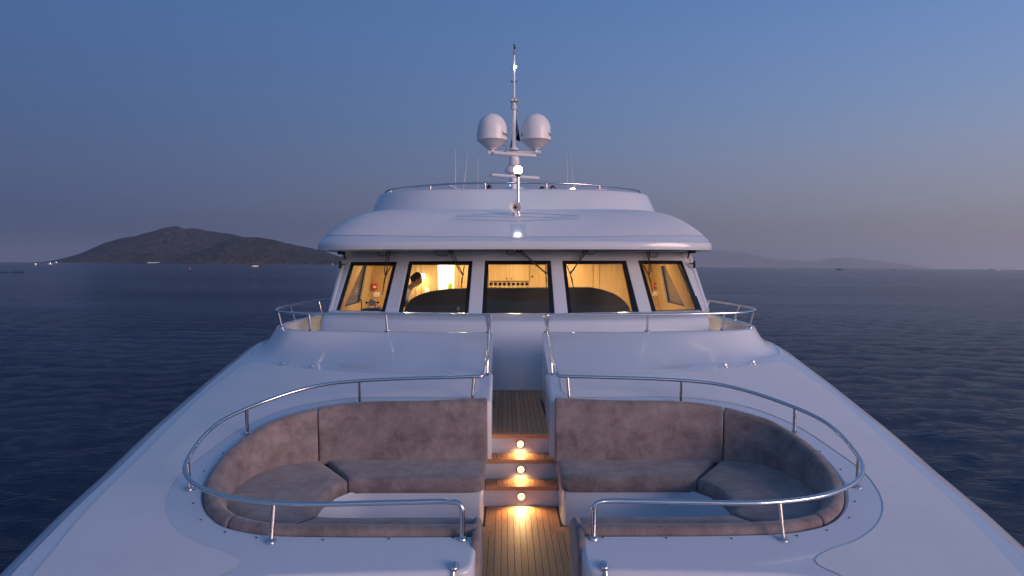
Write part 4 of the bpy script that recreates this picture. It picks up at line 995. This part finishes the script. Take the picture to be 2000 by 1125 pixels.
# bright companionway behind the opening
yp('companionway', add(box(ux(855) - .5, ux(855) - .45, YB + .05, 14.6, -1.7, .4), box(ux(887) + .5, ux(887) + .55, YB + .05, 14.6, -1.7, .4), box(ux(855) - .5, ux(887) + .55, 14.6, 14.65, -1.7, .4), box(ux(855) - .5, ux(887) + .55, YB + .05, 14.6, .4, .45), box(ux(855) - .5, ux(887) + .55, YB + .05, 14.6, -1.75, -1.7)), 'white_plastic', None, False)
lc = yp('ceiling_lamp', lathe([(.12, 0), (.12, -.02), (.08, -.03)], (-1.24, 13.6, .395), 18), 'warm_glow')
lamp('companionway_light', 'POINT', Vector((-1.24, 13.3, .1)) - O, 130, (1, .84, .58), .15, yacht)
for x, y in ((-1.9, 11.5), (0, 11.65), (1.9, 11.5), (-.9, 12.0), (1.0, 12.0)):
    dl = yp('ceiling_lamp', lathe([(.06, .0), (.06, -.012), (.045, -.016)], (x, y, .20), 16), 'warm_glow')
    lamp('ceiling_light', 'AREA', Vector((x, y, .17)) - O, 16, (1, .70, .38), .16, yacht)
# furniture
cx0, cx1, cx2 = ux(955), ux(1033), ux(1067)
cb = thing('cabinet', 'wooden wall cabinet with two doors and a bottle rack, behind the centre window', 'cabinet', Vector(((cx0 + cx2) / 2, YB - .2, vz(600))))
part(cb, 'carcass', box(cx0, cx2, YB - .22, YB - .005, vz(600), .2, .003), 'wood', False)
for a_, b_ in ((cx0 + .01, (cx0 + cx1) / 2 - .003), ((cx0 + cx1) / 2 + .003, cx1 - .003)):
    dr = part(cb, 'door', box(a_, b_, YB - .245, YB - .222, vz(548), .19, .003), 'wood', False)
for x in ((cx0 + cx1) / 2 - .045, (cx0 + cx1) / 2 + .045): part(cb, 'knob', lathe([(.012, -.02), (.016, -.012), (.008, 0)], (x, YB - .25, vz(543)), 10, 'Y'), 'steel')
part(cb, 'door', box(cx1 + .004, cx2 - .004, YB - .245, YB - .222, vz(598), .19, .003), 'wood', False)
part(cb, 'knob', lathe([(.014, -.02), (.02, -.012), (.01, 0)], (ux(1038.5), YB - .25, vz(539)), 10, 'Y'), 'steel')
for row_, v in ((0, 554), (1, 563.3)):
    for k in range(9):
        u = 959.5 + k * 8.58
        part(cb, 'rack_hole', lathe([(.029, -.004), (.029, 0)], (ux(u), YB - .2225, vz(v)), 18, 'Y'), 'black_frame')
# helm console
def yconsole(x): return 10.35 + .10 * x * x
con_px = [(790, 612), (792, 600), (803, 585), (820.4, 576), (838, 571), (854, 568), (878, 565.3), (910, 564), (960, 563.5), (1005, 563.3), (1060, 563), (1112, 562), (1152, 562.4), (1176, 566.4), (1200, 574.4), (1216, 585.6), (1227, 598), (1232, 612)]
cp3 = [solve(u, v, lambda p: p.y - yconsole(p.x), 8, 13, 100) for u, v in con_px]
top = resample(cp3, 70)
hc = thing('helm_console', 'wide dark grey helm console with an arched top behind the middle windows', 'console', Vector((0, 10.6, -1.7)))
part(hc, 'front_panel', grid([[Vector((p.x, yconsole(p.x) - .06, -1.7)) for p in top], [Vector((p.x, yconsole(p.x) - .03, min(p.z, -1.0))) for p in top], top]), 'dash')
part(hc, 'top_panel', grid([top, [p + Vector((0, .03, .012)) for p in top], [p + Vector((0, .38, -.04)) for p in top], [p + Vector((0, .42, -.5)) for p in top]]), 'dash')
part(hc, 'edge_trim', tube([p + Vector((0, -.004, .004)) for p in top], .007, 6), 'dash_trim')
p = solve(895, 603, lambda p: p.y - yconsole(p.x) + .035, 8, 13, 100); part(hc, 'sticker', box(p.x - .018, p.x + .018, p.y - .006, p.y - .003, p.z - .028, p.z + .028), 'grey_plastic', False)
# fire alarm call points with notice plates, on the bulkhead behind the outer windows
for u, v, vp, wd, lb in ((732.5, 559.5, 575.3, 13, 'left'), (1282, 557.5, 573.3, 19, 'right')):
    x, z = ux(u), vz(v); al = thing('fire_alarm', f'red fire alarm call point seen through the {lb}most window', 'alarm', Vector((x, YB - .02, z)), 'fire alarm call points')
    part(al, 'housing', box(x - .048, x + .048, YB - .055, YB - .002, z - .052, z + .052, .006), 'red_plastic'); part(al, 'press_plate', box(x - .03, x + .03, YB - .060, YB - .054, z - .028, z + .012, .002), 'white_plastic')
    zp = vz(vp); o = thing_mesh('notice_plate', *box(x - .09 * wd / 19 + .02, x + .09 * wd / 19 + .02, YB - .010, YB - .001, zp - .042, zp + .042, .002), 'white_plastic', f'plain white plate under the {lb}most fire alarm', 'plate', 'notice plates under the alarms')
# bridge wing controls in the left window
t = thing('helm_instruments', 'cluster of dark helm instruments with round mirror in the far left window', 'instruments', PY(730, 606, 10.55))
c_ = PY(730, 605, 10.55)
part(t, 'housing', box(c_.x - .17, c_.x + .17, c_.y - .1, c_.y + .15, c_.z - .3, c_.z + .02, .02), 'black_frame')
q = PY(727, 591, 10.6); part(t, 'round_screen', lathe([(.005, -.02), (.05, -.016), (.056, 0), (.05, .016), (.005, .02)], q, 20, 'Y'), 'grey_plastic')
part(t, 'bracket', add(tube([q + Vector((-.085, 0, 0)), q + Vector((.085, 0, 0))], .007, 8), tube([q + Vector((-.05, 0, -.02)), q + Vector((-.05, 0, -.13))], .006, 8), tube([q + Vector((.05, 0, -.02)), q + Vector((.05, 0, -.13))], .006, 8), lathe([(.018, -.012), (.018, .012)], q + Vector((-.09, 0, 0)), 10, 'X'), lathe([(.018, -.012), (.018, .012)], q + Vector((.09, 0, 0)), 10, 'X')), 'black_frame')
part(t, 'lever', add(tube([c_ + Vector((.02, -.05, .02)), c_ + Vector((.12, -.06, .05))], .01, 8), tube([c_ + Vector((-.1, -.06, .02)), c_ + Vector((.1, -.08, .035))], .008, 8)), 'steel')
g0 = PY(706, 607, 10.6); part(t, 'gooseneck_lamp', tube(spl([g0, PY(706, 590, 10.6), PY(705, 585.5, 10.6), PY(700.5, 584, 10.6)], 18), .008, 8), 'black_frame')
# wall lamp
x, z = ux(825), vz(539)
t = thing('wall_lamp', 'glowing drum shaped wall lamp behind the man in the wheelhouse', 'lamp', Vector((x, YB - .12, z - .06)))
part(t, 'shade', lathe([(.055, -.045), (.066, -.03), (.066, .035), (.05, .045)], (x, YB - .14, z), 20), 'lamp_shade'); part(t, 'bracket', tube([(x, YB - .08, z), (x, YB, z)], .012, 8), 'steel')
lamp('wall_lamp_light', 'POINT', Vector((x, YB - .16, z - .10)) - O, 4, (1, .74, .40), .05, yacht)
for u, v, h, mm, nm, lb in ((834, 573, .11, 'white_plastic', 'carton', 'pale carton on the counter under the wall lamp'), (880, 568, .13, 'green_plastic', 'green_carton', 'green carton in the bright doorway')):
    x, z = ux(u), vz(v); yy = YB - .1 if nm == 'carton' else YB + .5; k_ = yy / YB
    thing_mesh(nm, *add(box(x * k_ - .04, x * k_ + .04, yy - .04, yy + .04, z - .06, z + h - .02, .004), box(x * k_ - .035, x * k_ + .035, yy - .012, yy + .012, z + h - .02, z + h, .003)), mm, lb, 'carton')
yp('counter', box(ux(815), ux(856), YB - .25, YB - .02, -1.68, vz(576), .005), 'wood', bh, False)
yp('doorway_shelf', box(ux(855), ux(887) + .3, YB + .35, YB + .8, -1.68, vz(573) * 1.04, .005), 'white_plastic', None, False)
# ---- horn and pole lamp on the roof
HY = 10.25
def at(u, v, y=HY): return PY(u, v, y)
hp = at(1006.3, 404.5); rz = roof_z(0, HY)
hn_ = yp('horn', lathe([(.004, .02), (.016, .0), (.020, .03), (.026, .02), (.034, -.01), (.052, -.05), (.078, -.085), (.086, -.10), (.084, -.104), (.074, -.088), (.046, -.045), (.024, .0), (.016, .06), (.022, .10), (.03, .16), (.004, .18)], hp + Vector((0, .05, 0)), 28, 'Y'), 'dome_paint')
yp('horn_throat', lathe([(.017, -.001), (.017, .004)], hp + Vector((0, .046, 0)), 16, 'Y'), 'black_frame', hn_)
yp('horn_stand', add(tube([Vector((hp.x, hp.y + .06, rz - .02)), hp + Vector((0, .06, -.04))], .026, 12), lathe([(.06, -.01), (.06, .012), (.03, .022)], (hp.x, hp.y + .06, rz), 16)), 'dome_paint', hn_)
lp = at(1012.3, 331); pb0 = Vector((lp.x, HY + .12, roof_z(lp.x, HY + .12) - .01))
pl_ = yp('pole_lamp', add(tube([pb0, Vector((lp.x, HY + .12, lp.z - .05))], .021, 14), lathe([(.05, 0), (.05, .015), (.025, .03)], pb0, 16)), 'steel')
yp('lamp_body', lathe([(.02, -.10), (.045, -.075), (.05, -.05)], (lp.x, HY + .12, lp.z), 18), 'dark_metal', pl_)
yp('lamp_globe', lathe([(.004, -.052), (.040, -.045), (.060, -.02), (.066, .01), (.055, .045), (.03, .066), (.004, .072)], (lp.x, HY + .12, lp.z), 20), 'white_glow', pl_)
lamp('pole_light', 'POINT', Vector((lp.x, HY + .02, lp.z)) - O, .25, (1, .96, .92), .06, yacht)
# ---- mast with radars and satellite domes
MY = 17.0
def mp_(u, v, dy=0.0): return PY(u, v, MY + dy)
def px(n_): return n_ / FPX * MY
c0 = mp_(1005, 371)
mast = yp('mast', add(
    lathe([(px(28), -.5), (px(26), 0), (px(10), px(7)), (px(7), px(9)), (px(7), px(22))], c0, 4)), 'dome_paint', None, False)
col = mp_(1004, 350, .3)
yp('column', add(tube([mp_(1004, 372, .5), mp_(1004, 300, .5)], [px(9), px(6)], 16)), 'dome_paint', mast)
yp('cross_arm', add(tube([mp_(1004, 299.5, .1), mp_(953, 298, -.0)], [px(5.5), px(4)], 10), tube([mp_(1004, 299.5, .1), mp_(1056, 297.5, -.0)], [px(5.5), px(4)], 10)), 'dome_paint', mast)
yp('lower_pole', tube([mp_(1003.5, 293), mp_(1004, 205)], [px(4.2), px(3.4)], 14), 'dome_paint', mast)
yp('pole_flange', lathe([(px(9), -.02), (px(9), .01), (px(5), .05)], mp_(1004, 291.5), 18), 'dome_paint', mast)
yp('pole_collar', add(lathe([(px(7), -.10), (px(4.5), 0), (px(4.5), .05), (px(3), .09)], mp_(1003.5, 206), 12)), 'dome_base', mast)
c_ = mp_(1004.3, 196.3)
fl = yp('twin_floodlight', box(c_.x - px(7), c_.x + px(7), c_.y - .08, c_.y + .05, c_.z - px(3.8), c_.z + px(3.8), .015), 'grey_plastic', mast)
for s in (-1, 1): yp('flood_lens', lathe([(px(2.6), -.012), (px(2.6), 0)], c_ + Vector((s * px(3.4), -.081, 0)), 14, 'Y'), 'white_plastic', mast)
yp('top_pole', tube([mp_(1004, 193), mp_(1004.3, 108)], [px(2.4), px(1.7)], 10), 'dome_paint', mast)
for v in (130.5, 159.3): yp('light_bracket', add(tube([mp_(999.5, v), mp_(1007.8, v)], px(.9), 8), lathe([(px(1), -.02), (px(1.6), 0), (px(1), .02)], mp_(999.5, v), 8), lathe([(px(1), -.02), (px(1.6), 0), (px(1), .02)], mp_(1007.8, v), 8)), 'dark_metal', mast)
yp('masthead_lamp', lathe([(.004, -px(2.3)), (px(2.3), -px(1)), (px(2.3), px(1)), (.004, px(2.3))], mp_(1006.8, 130.5, -.08), 12), 'white_glow', mast)
yp('wind_sensor', add(tube([mp_(1004.2, 109), mp_(1004.8, 96)], px(1.2), 8), lathe([(px(1.5), -px(2)), (px(2.6), 0), (px(1.5), px(2))], mp_(1005.2, 93.5), 10), lathe([(px(1), -px(1.5)), (px(2.3), 0), (px(1), px(1.5))], mp_(1004.3, 88.3), 10), lathe([(px(1.0), -px(1)), (px(1.8), 0), (px(1), px(1))], mp_(1004.2, 104), 10)), 'dark_metal', mast)
# satellite domes
def text_geo(body, size):
    cu = bpy.data.curves.new('t', 'FONT'); cu.body = body; cu.size = size; cu.resolution_u = 3; cu.extrude = 0
    ob = bpy.data.objects.new('t', cu); COL.objects.link(ob); dg = bpy.context.evaluated_depsgraph_get(); dg.update()
    me_ = ob.evaluated_get(dg).to_mesh(); bm = bmesh.new(); bm.from_mesh(me_)
    bmesh.ops.triangulate(bm, faces=bm.faces[:])
    for _ in range(2): bmesh.ops.subdivide_edges(bm, edges=[e_ for e_ in bm.edges if e_.calc_length() > .03], cuts=1); bmesh.ops.triangulate(bm, faces=bm.faces[:])
    bm.verts.index_update()
    r_ = [v.co.copy() for v in bm.verts], [tuple(v.index for v in f.verts) for f in bm.faces]
    bm.free(); bpy.data.objects.remove(ob); bpy.data.curves.remove(cu); return r_
for cu_, st, en in ((961.3, 43, -72), (1046.5, 54, -62)):
    cb_ = mp_(cu_, 273); r_ = px(29)
    prof = [(r_ * 1.0, 0), (r_ * .985, px(19))] + [(r_ * .985 * math.cos(a), px(19) + px(31) * math.sin(a)) for a in np.linspace(.1, math.pi / 2 - .02, 16)]
    dm = yp('satellite_dome', lathe([(r_ * 1.015, -.02), (r_ * 1.015, .01)] + prof, cb_, 40), 'dome_paint')
    yp('dome_base', lathe([(px(11), -px(16.5)), (px(13), -px(15)), (r_ * .72, -px(9)), (r_ * .97, -px(2)), (r_ * 1.0, -.022)], cb_, 40), 'dome_base', dm)
    yp('dome_stand', add(lathe([(px(4.5), -px(25)), (px(3.8), -px(16))], cb_, 14), lathe([(px(10), -px(18)), (px(10), -px(16.4))], cb_, 14)), 'dome_paint', dm)
    tv, tf = text_geo('Intellian', .135); wd = max(v.x for v in tv); zt_ = px(5.2)
    for a0 in (R(st), R(en) - wd / r_):
        V = [Vector((cb_.x + (r_ + .004) * math.sin(a0 + v.x / r_), cb_.y - (r_ + .004) * math.cos(a0 + v.x / r_), cb_.z + zt_ + v.y)) for v in tv]
        yp('lettering', (V, tf), 'lettering', dm, False)
    if cu_ < 1000: yp('cable', tube(spl([cb_ + Vector((px(20), -.1, -px(12))), cb_ + Vector((px(27), -.12, -px(14))), cb_ + Vector((px(28), -.1, -px(20))), cb_ + Vector((px(24), 0, -px(23)))], 16), .012, 6), 'grey_plastic', dm)
# radar scanners
def bar(a_, b_, h, d_):
    a_, b_ = Vector(a_), Vector(b_); ax = (b_ - a_).normalized(); up = Vector((0, 0, 1)); nn = ax.cross(up).normalized(); rows = []
    for s, k in ((0, .5), (.015, .85), (.04, 1), (.96, 1), (.985, .85), (1, .5)):
        c2 = a_.lerp(b_, s); rows.append([c2 + nn * (d_ * k * math.cos(t)) + up * (h * k * math.sin(t)) for t in np.linspace(0, 2 * math.pi, 12, endpoint=False)])
    ge = grid(rows, True); return ge[0], ge[1] + [tuple(range(12))[::-1], tuple(range(60, 72))]
for (a_, b_), pv_, by in ((((961, 299), (1045.5, 305)), ((1004, 306), (1004, 324)), -1.2), (((957, 342), (1052.5, 348.5)), ((1003, 348), (1003, 372)), -1.0)):
    rd = yp('radar_scanner', bar(mp_(*a_, by - .25), mp_(*b_, by + .25), px(3.4), .09), 'dome_paint')
    pa_, pb2 = mp_(*pv_[0], by), mp_(*pv_[1], by)
    if a_[1] < 310: yp('gearbox', add(lathe([(px(7), 0), (px(9.5), -px(3)), (px(9.5), -px(13)), (px(7), -px(17))], pa_, 18)), 'dome_paint', rd)
    else: yp('pedestal', add(lathe([(px(5), 0), (px(6), -px(4)), (px(5), -px(12)), (px(6), -px(26))], pa_, 16)), 'dome_paint', rd)
rd = yp('radar_dome', lathe([(.02, px(9)), (px(7), px(8)), (px(12), px(4)), (px(14), -px(2)), (px(13), -px(6)), (px(8), -px(9))], mp_(1000, 331, -.4), 24), 'dome_paint')
yp('dome_stand', lathe([(px(6), -px(30)), (px(6), -px(8))], mp_(1000, 331, -.4), 14), 'dome_paint', rd)
yp('indicator_lamp', lathe([(.006, -.018), (.018, 0), (.006, .018)], mp_(996.5, 362, -1.3), 10), 'blue_glow')
# whip antennas
for (a_, b_) in (((889.8, 293), (889.5, 375)), ((913.3, 301), (904.5, 375)), ((933, 304), (933.4, 375)), ((1106.5, 298), (1109.5, 375)), ((1114, 298), (1121.5, 375))):
    q0, q1 = PY(*b_, 16.0), PY(*a_, 16.0); an = yp('whip_antenna', tube([q0 - Vector((0, 0, .9)), q0, q0.lerp(q1, .5), q1], [.014, .008, .006, .004], 8), 'dome_base')
# flag drooping behind the mast
rows = []
for i in range(18):
    t = i / 17; row = []
    for j in range(10):
        s = j / 9; u = 1008 + s * (1 + 7.5 * t ** .8); v = 229 + t * 44 + s * (6 - 2 * t)
        p = mp_(u, v, .35 + .10 * math.sin(s * 9 + t * 4) * (t + .2)); row.append(p)
    rows.append(row)
fg = thing('flag', 'dark navy flag drooping behind the mast between the domes', 'flag', mp_(1008, 280, .4))
part(fg, 'cloth', grid(rows), 'flag_cloth')
rows = [[mp_(999 - 3.5 * t + s * (2.5 + 3 * t), 272 + 19 * t, .35 + .05 * math.sin(s * 7 + t * 3)) for s in np.linspace(0, 1, 7)] for t in np.linspace(0, 1, 9)]
part(fg, 'cloth', grid(rows), 'flag_cloth'); part(fg, 'halyard', tube([mp_(1008.5, 224, .35), mp_(1006, 292, .35)], .008, 6), 'grey_plastic')
part(fg, 'stripe', tube(spl([mp_(1009.6, 240, .16), mp_(1010.3, 255, .16), mp_(1009.3, 266, .16)], 10), .012, 6), 'flag_mark')

# ================================================================== people
def person(name, label, base, yaw_, J, hair_m, shirt_m, voxel=.010, head_tilt=(0, 0, 0), scale=1.0, group=None):
    """J: joint positions in the person's own frame (facing +Y, feet at z = 0)"""
    nodes, rad, ed = [], [], []
    def nd(p, r_): nodes.append(Vector(p)); rad.append(r_); return len(nodes) - 1
    pel = nd(J['pelvis'], .125); sp = nd(J['spine'], .120); ch = nd(J['chest'], .130); nb = nd(J['neck'], .060); hd = nd(Vector(J['head']) - Vector((0, 0, .05)), .052)
    ed += [(pel, sp), (sp, ch), (ch, nb), (nb, hd)]
    for s in ('L', 'R'):
        sh = nd(J['sh' + s], .062); el = nd(J['el' + s], .043); wr = nd(J['wr' + s], .029); ed += [(ch, sh), (sh, el), (el, wr)]
        el_, wr_ = Vector(J['el' + s]), Vector(J['wr' + s]); dv = (wr_ - el_).normalized()
        pm = nd(wr_ + dv * .05, .030); ed.append((wr, pm))
        sd_ = dv.cross(Vector((0, 0, 1))).normalized() if abs(dv.z) < .95 else Vector((1, 0, 0)); dn = Vector((0, 0, -1))
        for k, L in enumerate((.072, .080, .075, .060)):
            b0 = wr_ + dv * .085 + sd_ * (.027 - k * .018); f0 = nd(b0, .010); f1 = nd(b0 + dv * L * .55 + dn * .008, .009); f2 = nd(b0 + dv * L + dn * .028, .007); ed += [(pm, f0), (f0, f1), (f1, f2)]
        t0 = nd(wr_ + dv * .03 + sd_ * .035, .012); t1 = nd(wr_ + dv * .065 + sd_ * .058 + dn * .006, .010); ed += [(pm, t0), (t0, t1)]
        hp_ = nd(J['hip' + s], .088); kn = nd(J['kn' + s], .058); an = nd(J['an' + s], .040); he = nd(Vector(J['an' + s]) + Vector((0, -.02, -.05)), .036); to = nd(Vector(J['an' + s]) + Vector((0, .15, -.055)), .032)
        ed += [(pel, hp_), (hp_, kn), (kn, an), (an, he), (an, to)]
    me_ = bpy.data.meshes.new('b'); me_.from_pydata(nodes, ed, []); ob = bpy.data.objects.new('b', me_); COL.objects.link(ob)
    sk = ob.modifiers.new('s', 'SKIN'); sk.use_smooth_shade = True
    lay = me_.skin_vertices[0].data if me_.skin_vertices else None
    for i, r_ in enumerate(rad): lay[i].radius = (r_, r_ * (.80 if r_ > .10 else 1)); lay[i].use_root = (i == 0)
    ob.modifiers.new('u', 'SUBSURF').levels = 1
    dg = bpy.context.evaluated_depsgraph_get(); dg.update(); ev = ob.evaluated_get(dg).to_mesh()
    body = [v.co.copy() for v in ev.vertices], [tuple(f.vertices) for f in ev.polygons]
    bpy.data.objects.remove(ob)
    # head: a shaped ovoid with brow, nose, lips, chin and ears
    from mathutils import Euler
    RH_ = Euler(head_tilt).to_matrix(); hc_ = Vector(J['head'])
    V, F = [], []; nu, nv = 28, 22
    def headp(th, ph):
        x, y, z = math.sin(th) * math.sin(ph), math.sin(th) * math.cos(ph), math.cos(th)
        q = Vector((x * .076, y * .095 - .004, z * .118))
        if z < -.1: k_ = min(1, (-z - .1) / .8); q.x *= 1 - .30 * k_; q.y *= 1 - .10 * k_; q.y += .012 * k_ if y > 0 else .02 * k_
        if y > 0:
            f_ = math.exp(-(q.x / .013) ** 2); q.y += f_ * .022 * math.exp(-((q.z + .022) / .016) ** 2) + f_ * .010 * math.exp(-((q.z - .005) / .02) ** 2)
            q.y += .005 * math.exp(-((q.z - .030) / .012) ** 2) - .007 * math.exp(-((abs(q.x) - .03) / .014) ** 2 - ((q.z - .008) / .012) ** 2)
            q.y += .006 * math.exp(-(q.x / .022) ** 2) * (math.exp(-((q.z + .052) / .006) ** 2) + math.exp(-((q.z + .064) / .006) ** 2)) + .010 * math.exp(-(q.x / .02) ** 2 - ((q.z + .098) / .016) ** 2)
        return q
    rows = [[headp(.02 + (math.pi - .04) * i / nv, 2 * math.pi * j / nu) for j in range(nu)] for i in range(nv + 1)]
    hg = grid(rows, True); hg = hg[0], hg[1] + [tuple(range(nu)), tuple(range(nv * nu, (nv + 1) * nu))[::-1]]
    ears = add(*[([Vector((s * .074 + v.x * .35, v.y - .008, v.z - .008)) for v in lathe([(.004, -.03), (.018, -.015), (.02, .01), (.004, .03)], (0, 0, 0), 10)[0]], lathe([(.004, -.03), (.018, -.015), (.02, .01), (.004, .03)], (0, 0, 0), 10)[1]) for s in (-1, 1)])
    head = add(hg, ears); head = [hc_ + RH_ @ v for v in head[0]], head[1]
    V, F = add(body, head)
    tmp = bpy.data.meshes.new('r'); tmp.from_pydata([tuple(v) for v in V], [], F); ob = bpy.data.objects.new('r', tmp); COL.objects.link(ob)
    rm = ob.modifiers.new('r', 'REMESH'); rm.mode = 'VOXEL'; rm.voxel_size = voxel; ob.modifiers.new('m', 'SMOOTH').iterations = 2
    dg.update(); ev = ob.evaluated_get(dg).to_mesh(); V = [v.co.copy() for v in ev.vertices]; F = [tuple(f.vertices) for f in ev.polygons]; bpy.data.objects.remove(ob)
    o = mk(name, V, F, 'skin', None, True); o.location = base; o.rotation_euler = (0, 0, yaw_); o.scale = (scale,) * 3; BOAT.append(o); tag(o, label, 'person', group)
    # hair: a cap over crown, sides and nape
    hv = []
    for i in range(nv + 1):
        row = []
        for j in range(nu):
            q = headp(.02 + (math.pi - .04) * i / nv, 2 * math.pi * j / nu); lim = .052 if q.y > .045 else (.012 if q.y > .01 else -.045)
            k_ = 1.09 if q.z > lim + .012 else (.95 if q.z < lim else 1.02)
            q2 = Vector((q.x * k_, (q.y - .004) * k_, q.z * k_ if q.z > 0 else q.z)); q2 += Vector((noise.noise(q * 60), noise.noise(q * 60 + Vector((9, 0, 0))), 0)) * .003
            row.append(hc_ + RH_ @ q2)
        hv.append(row)
    hgm = grid(hv, True); mk('hair', hgm[0], hgm[1] + [tuple(range(nu))], hair_m, o)
    for s in (-1, 1): mk('eye', *[([hc_ + RH_ @ (v + Vector((s * .029, .083, .008))) for v in g_[0]], g_[1]) for g_ in [lathe([(.002, -.008), (.009, 0), (.002, .008)], (0, 0, 0), 8)]][0], 'hair_black', o)
    # shirt: torso and upper sleeves, a little fuller than the body
    tn = [Vector(J['pelvis']), Vector(J['spine']), Vector(J['chest']), Vector(J['neck']) - Vector((0, 0, .04))]; rr = [.142, .140, .150, .088]
    e2 = [(0, 1), (1, 2), (2, 3)]
    for s in ('L', 'R'):
        k_ = len(tn); tn += [Vector(J['sh' + s]), Vector(J['sh' + s]).lerp(Vector(J['el' + s]), .62)]; rr += [.080, .064]; e2 += [(2, k_), (k_, k_ + 1)]
    m2 = bpy.data.meshes.new('s'); m2.from_pydata(tn, e2, []); ob = bpy.data.objects.new('s', m2); COL.objects.link(ob); ob.modifiers.new('s', 'SKIN')
    for i, r_ in enumerate(rr): m2.skin_vertices[0].data[i].radius = (r_, r_ * (.84 if r_ > .1 else 1)); m2.skin_vertices[0].data[i].use_root = (i == 0)
    ob.modifiers.new('u', 'SUBSURF').levels = 2
    dg.update(); ev = ob.evaluated_get(dg).to_mesh(); g2 = [v.co.copy() for v in ev.vertices], [tuple(f.vertices) for f in ev.polygons]; bpy.data.objects.remove(ob)
    mk('shirt', g2[0], g2[1], shirt_m, o)
    tr_n = [Vector(J['pelvis'])]; tr_r = [.138]; e3 = []
    for s in ('L', 'R'):
        k_ = len(tr_n); tr_n += [Vector(J['hip' + s]), Vector(J['kn' + s])]; tr_r += [.10, .074]; e3 += [(0, k_), (k_, k_ + 1)]
    m3 = bpy.data.meshes.new('p'); m3.from_pydata(tr_n, e3, []); ob = bpy.data.objects.new('p', m3); COL.objects.link(ob); ob.modifiers.new('s', 'SKIN')
    for i, r_ in enumerate(tr_r): m3.skin_vertices[0].data[i].radius = (r_, r_ * .9); m3.skin_vertices[0].data[i].use_root = (i == 0)
    ob.modifiers.new('u', 'SUBSURF').levels = 2
    dg.update(); ev = ob.evaluated_get(dg).to_mesh(); g3 = [v.co.copy() for v in ev.vertices], [tuple(f.vertices) for f in ev.polygons]; bpy.data.objects.remove(ob)
    mk('shorts', g3[0], g3[1], 'shirt_navy', o)
    return o
lean = dict(pelvis=(0, -.26, .92), spine=(0, -.16, 1.07), chest=(0, .0, 1.23), neck=(0, .17, 1.41), head=(0, .28, 1.535),
            shL=(-.17, .07, 1.32), shR=(.17, .07, 1.32), elL=(-.21, .12, 1.04), elR=(.22, .13, 1.04), wrL=(-.14, .34, 1.10), wrR=(.15, .34, 1.12),
            hipL=(-.09, -.26, .88), hipR=(.09, -.26, .88), knL=(-.10, -.14, .48), knR=(.10, -.12, .48), anL=(-.11, -.16, .085), anR=(.11, -.15, .085))
hpos = PY(813.5, 546, 11.0)
person('person', 'man with short dark hair looking down in the lit wheelhouse, left of the console', Vector((hpos.x - .27, 11.0, -1.70)), R(-84), lean, 'hair_dark', 'shirt_white', .008, (R(-24), 0, 0), scale=(hpos.z + 1.70) / 1.535)
sit = dict(pelvis=(0, 0, .47), spine=(0, -.02, .63), chest=(0, -.02, .84), neck=(0, .0, 1.01), head=(0, .02, 1.135),
           shL=(-.18, -.01, .93), shR=(.18, -.01, .93), elL=(-.24, .06, .68), elR=(.24, .06, .68), wrL=(-.16, .28, .62), wrR=(.16, .28, .62),
           hipL=(-.09, .03, .45), hipR=(.09, .03, .45), knL=(-.11, .42, .48), knR=(.11, .42, .48), anL=(-.11, .44, .09), anR=(.11, .44, .09))
for u, v, hm_, yw, lb in ((1059, 364.6, 'hair_black', 170, 'person with black hair whose head top shows over the flybridge, nearer the mast'), (1080.5, 362.8, 'hair_brown', 150, 'person with reddish brown hair whose head top shows over the flybridge, right of the other')):
    p = PY(u, v, 18.2); k_ = 1.0; base = Vector((p.x, 18.2, p.z - 1.255))
    person('person', lb, base, R(yw), sit, hm_, 'shirt_navy', .012, (R(-6), 0, R(8)), group='people on the flybridge')
    q = base; thing_mesh('stool', *add(box(q.x - .2, q.x + .2, q.y - .22, q.y + .2, q.z + .28, q.z + .37, .03), lathe([(.18, 0), (.18, .02), (.04, .04), (.04, .30)], (q.x, q.y, q.z - .0), 16)), 'cream', ('pale round-footed stool under the black haired person' if 'black' in lb else 'pale round-footed stool under the brown haired person'), 'stool', 'flybridge stools')
    yp('flybridge_dais', box(q.x - .45, q.x + .45, q.y - .7, q.y + .5, .70, q.z - .001), 'nonskid', None, False) if q.z > .73 else None
# ------------------------------------------------------------------ heel the boat and everything on it
bpy.context.view_layer.update()
for o in BOAT: o.matrix_world = M @ o.matrix_local
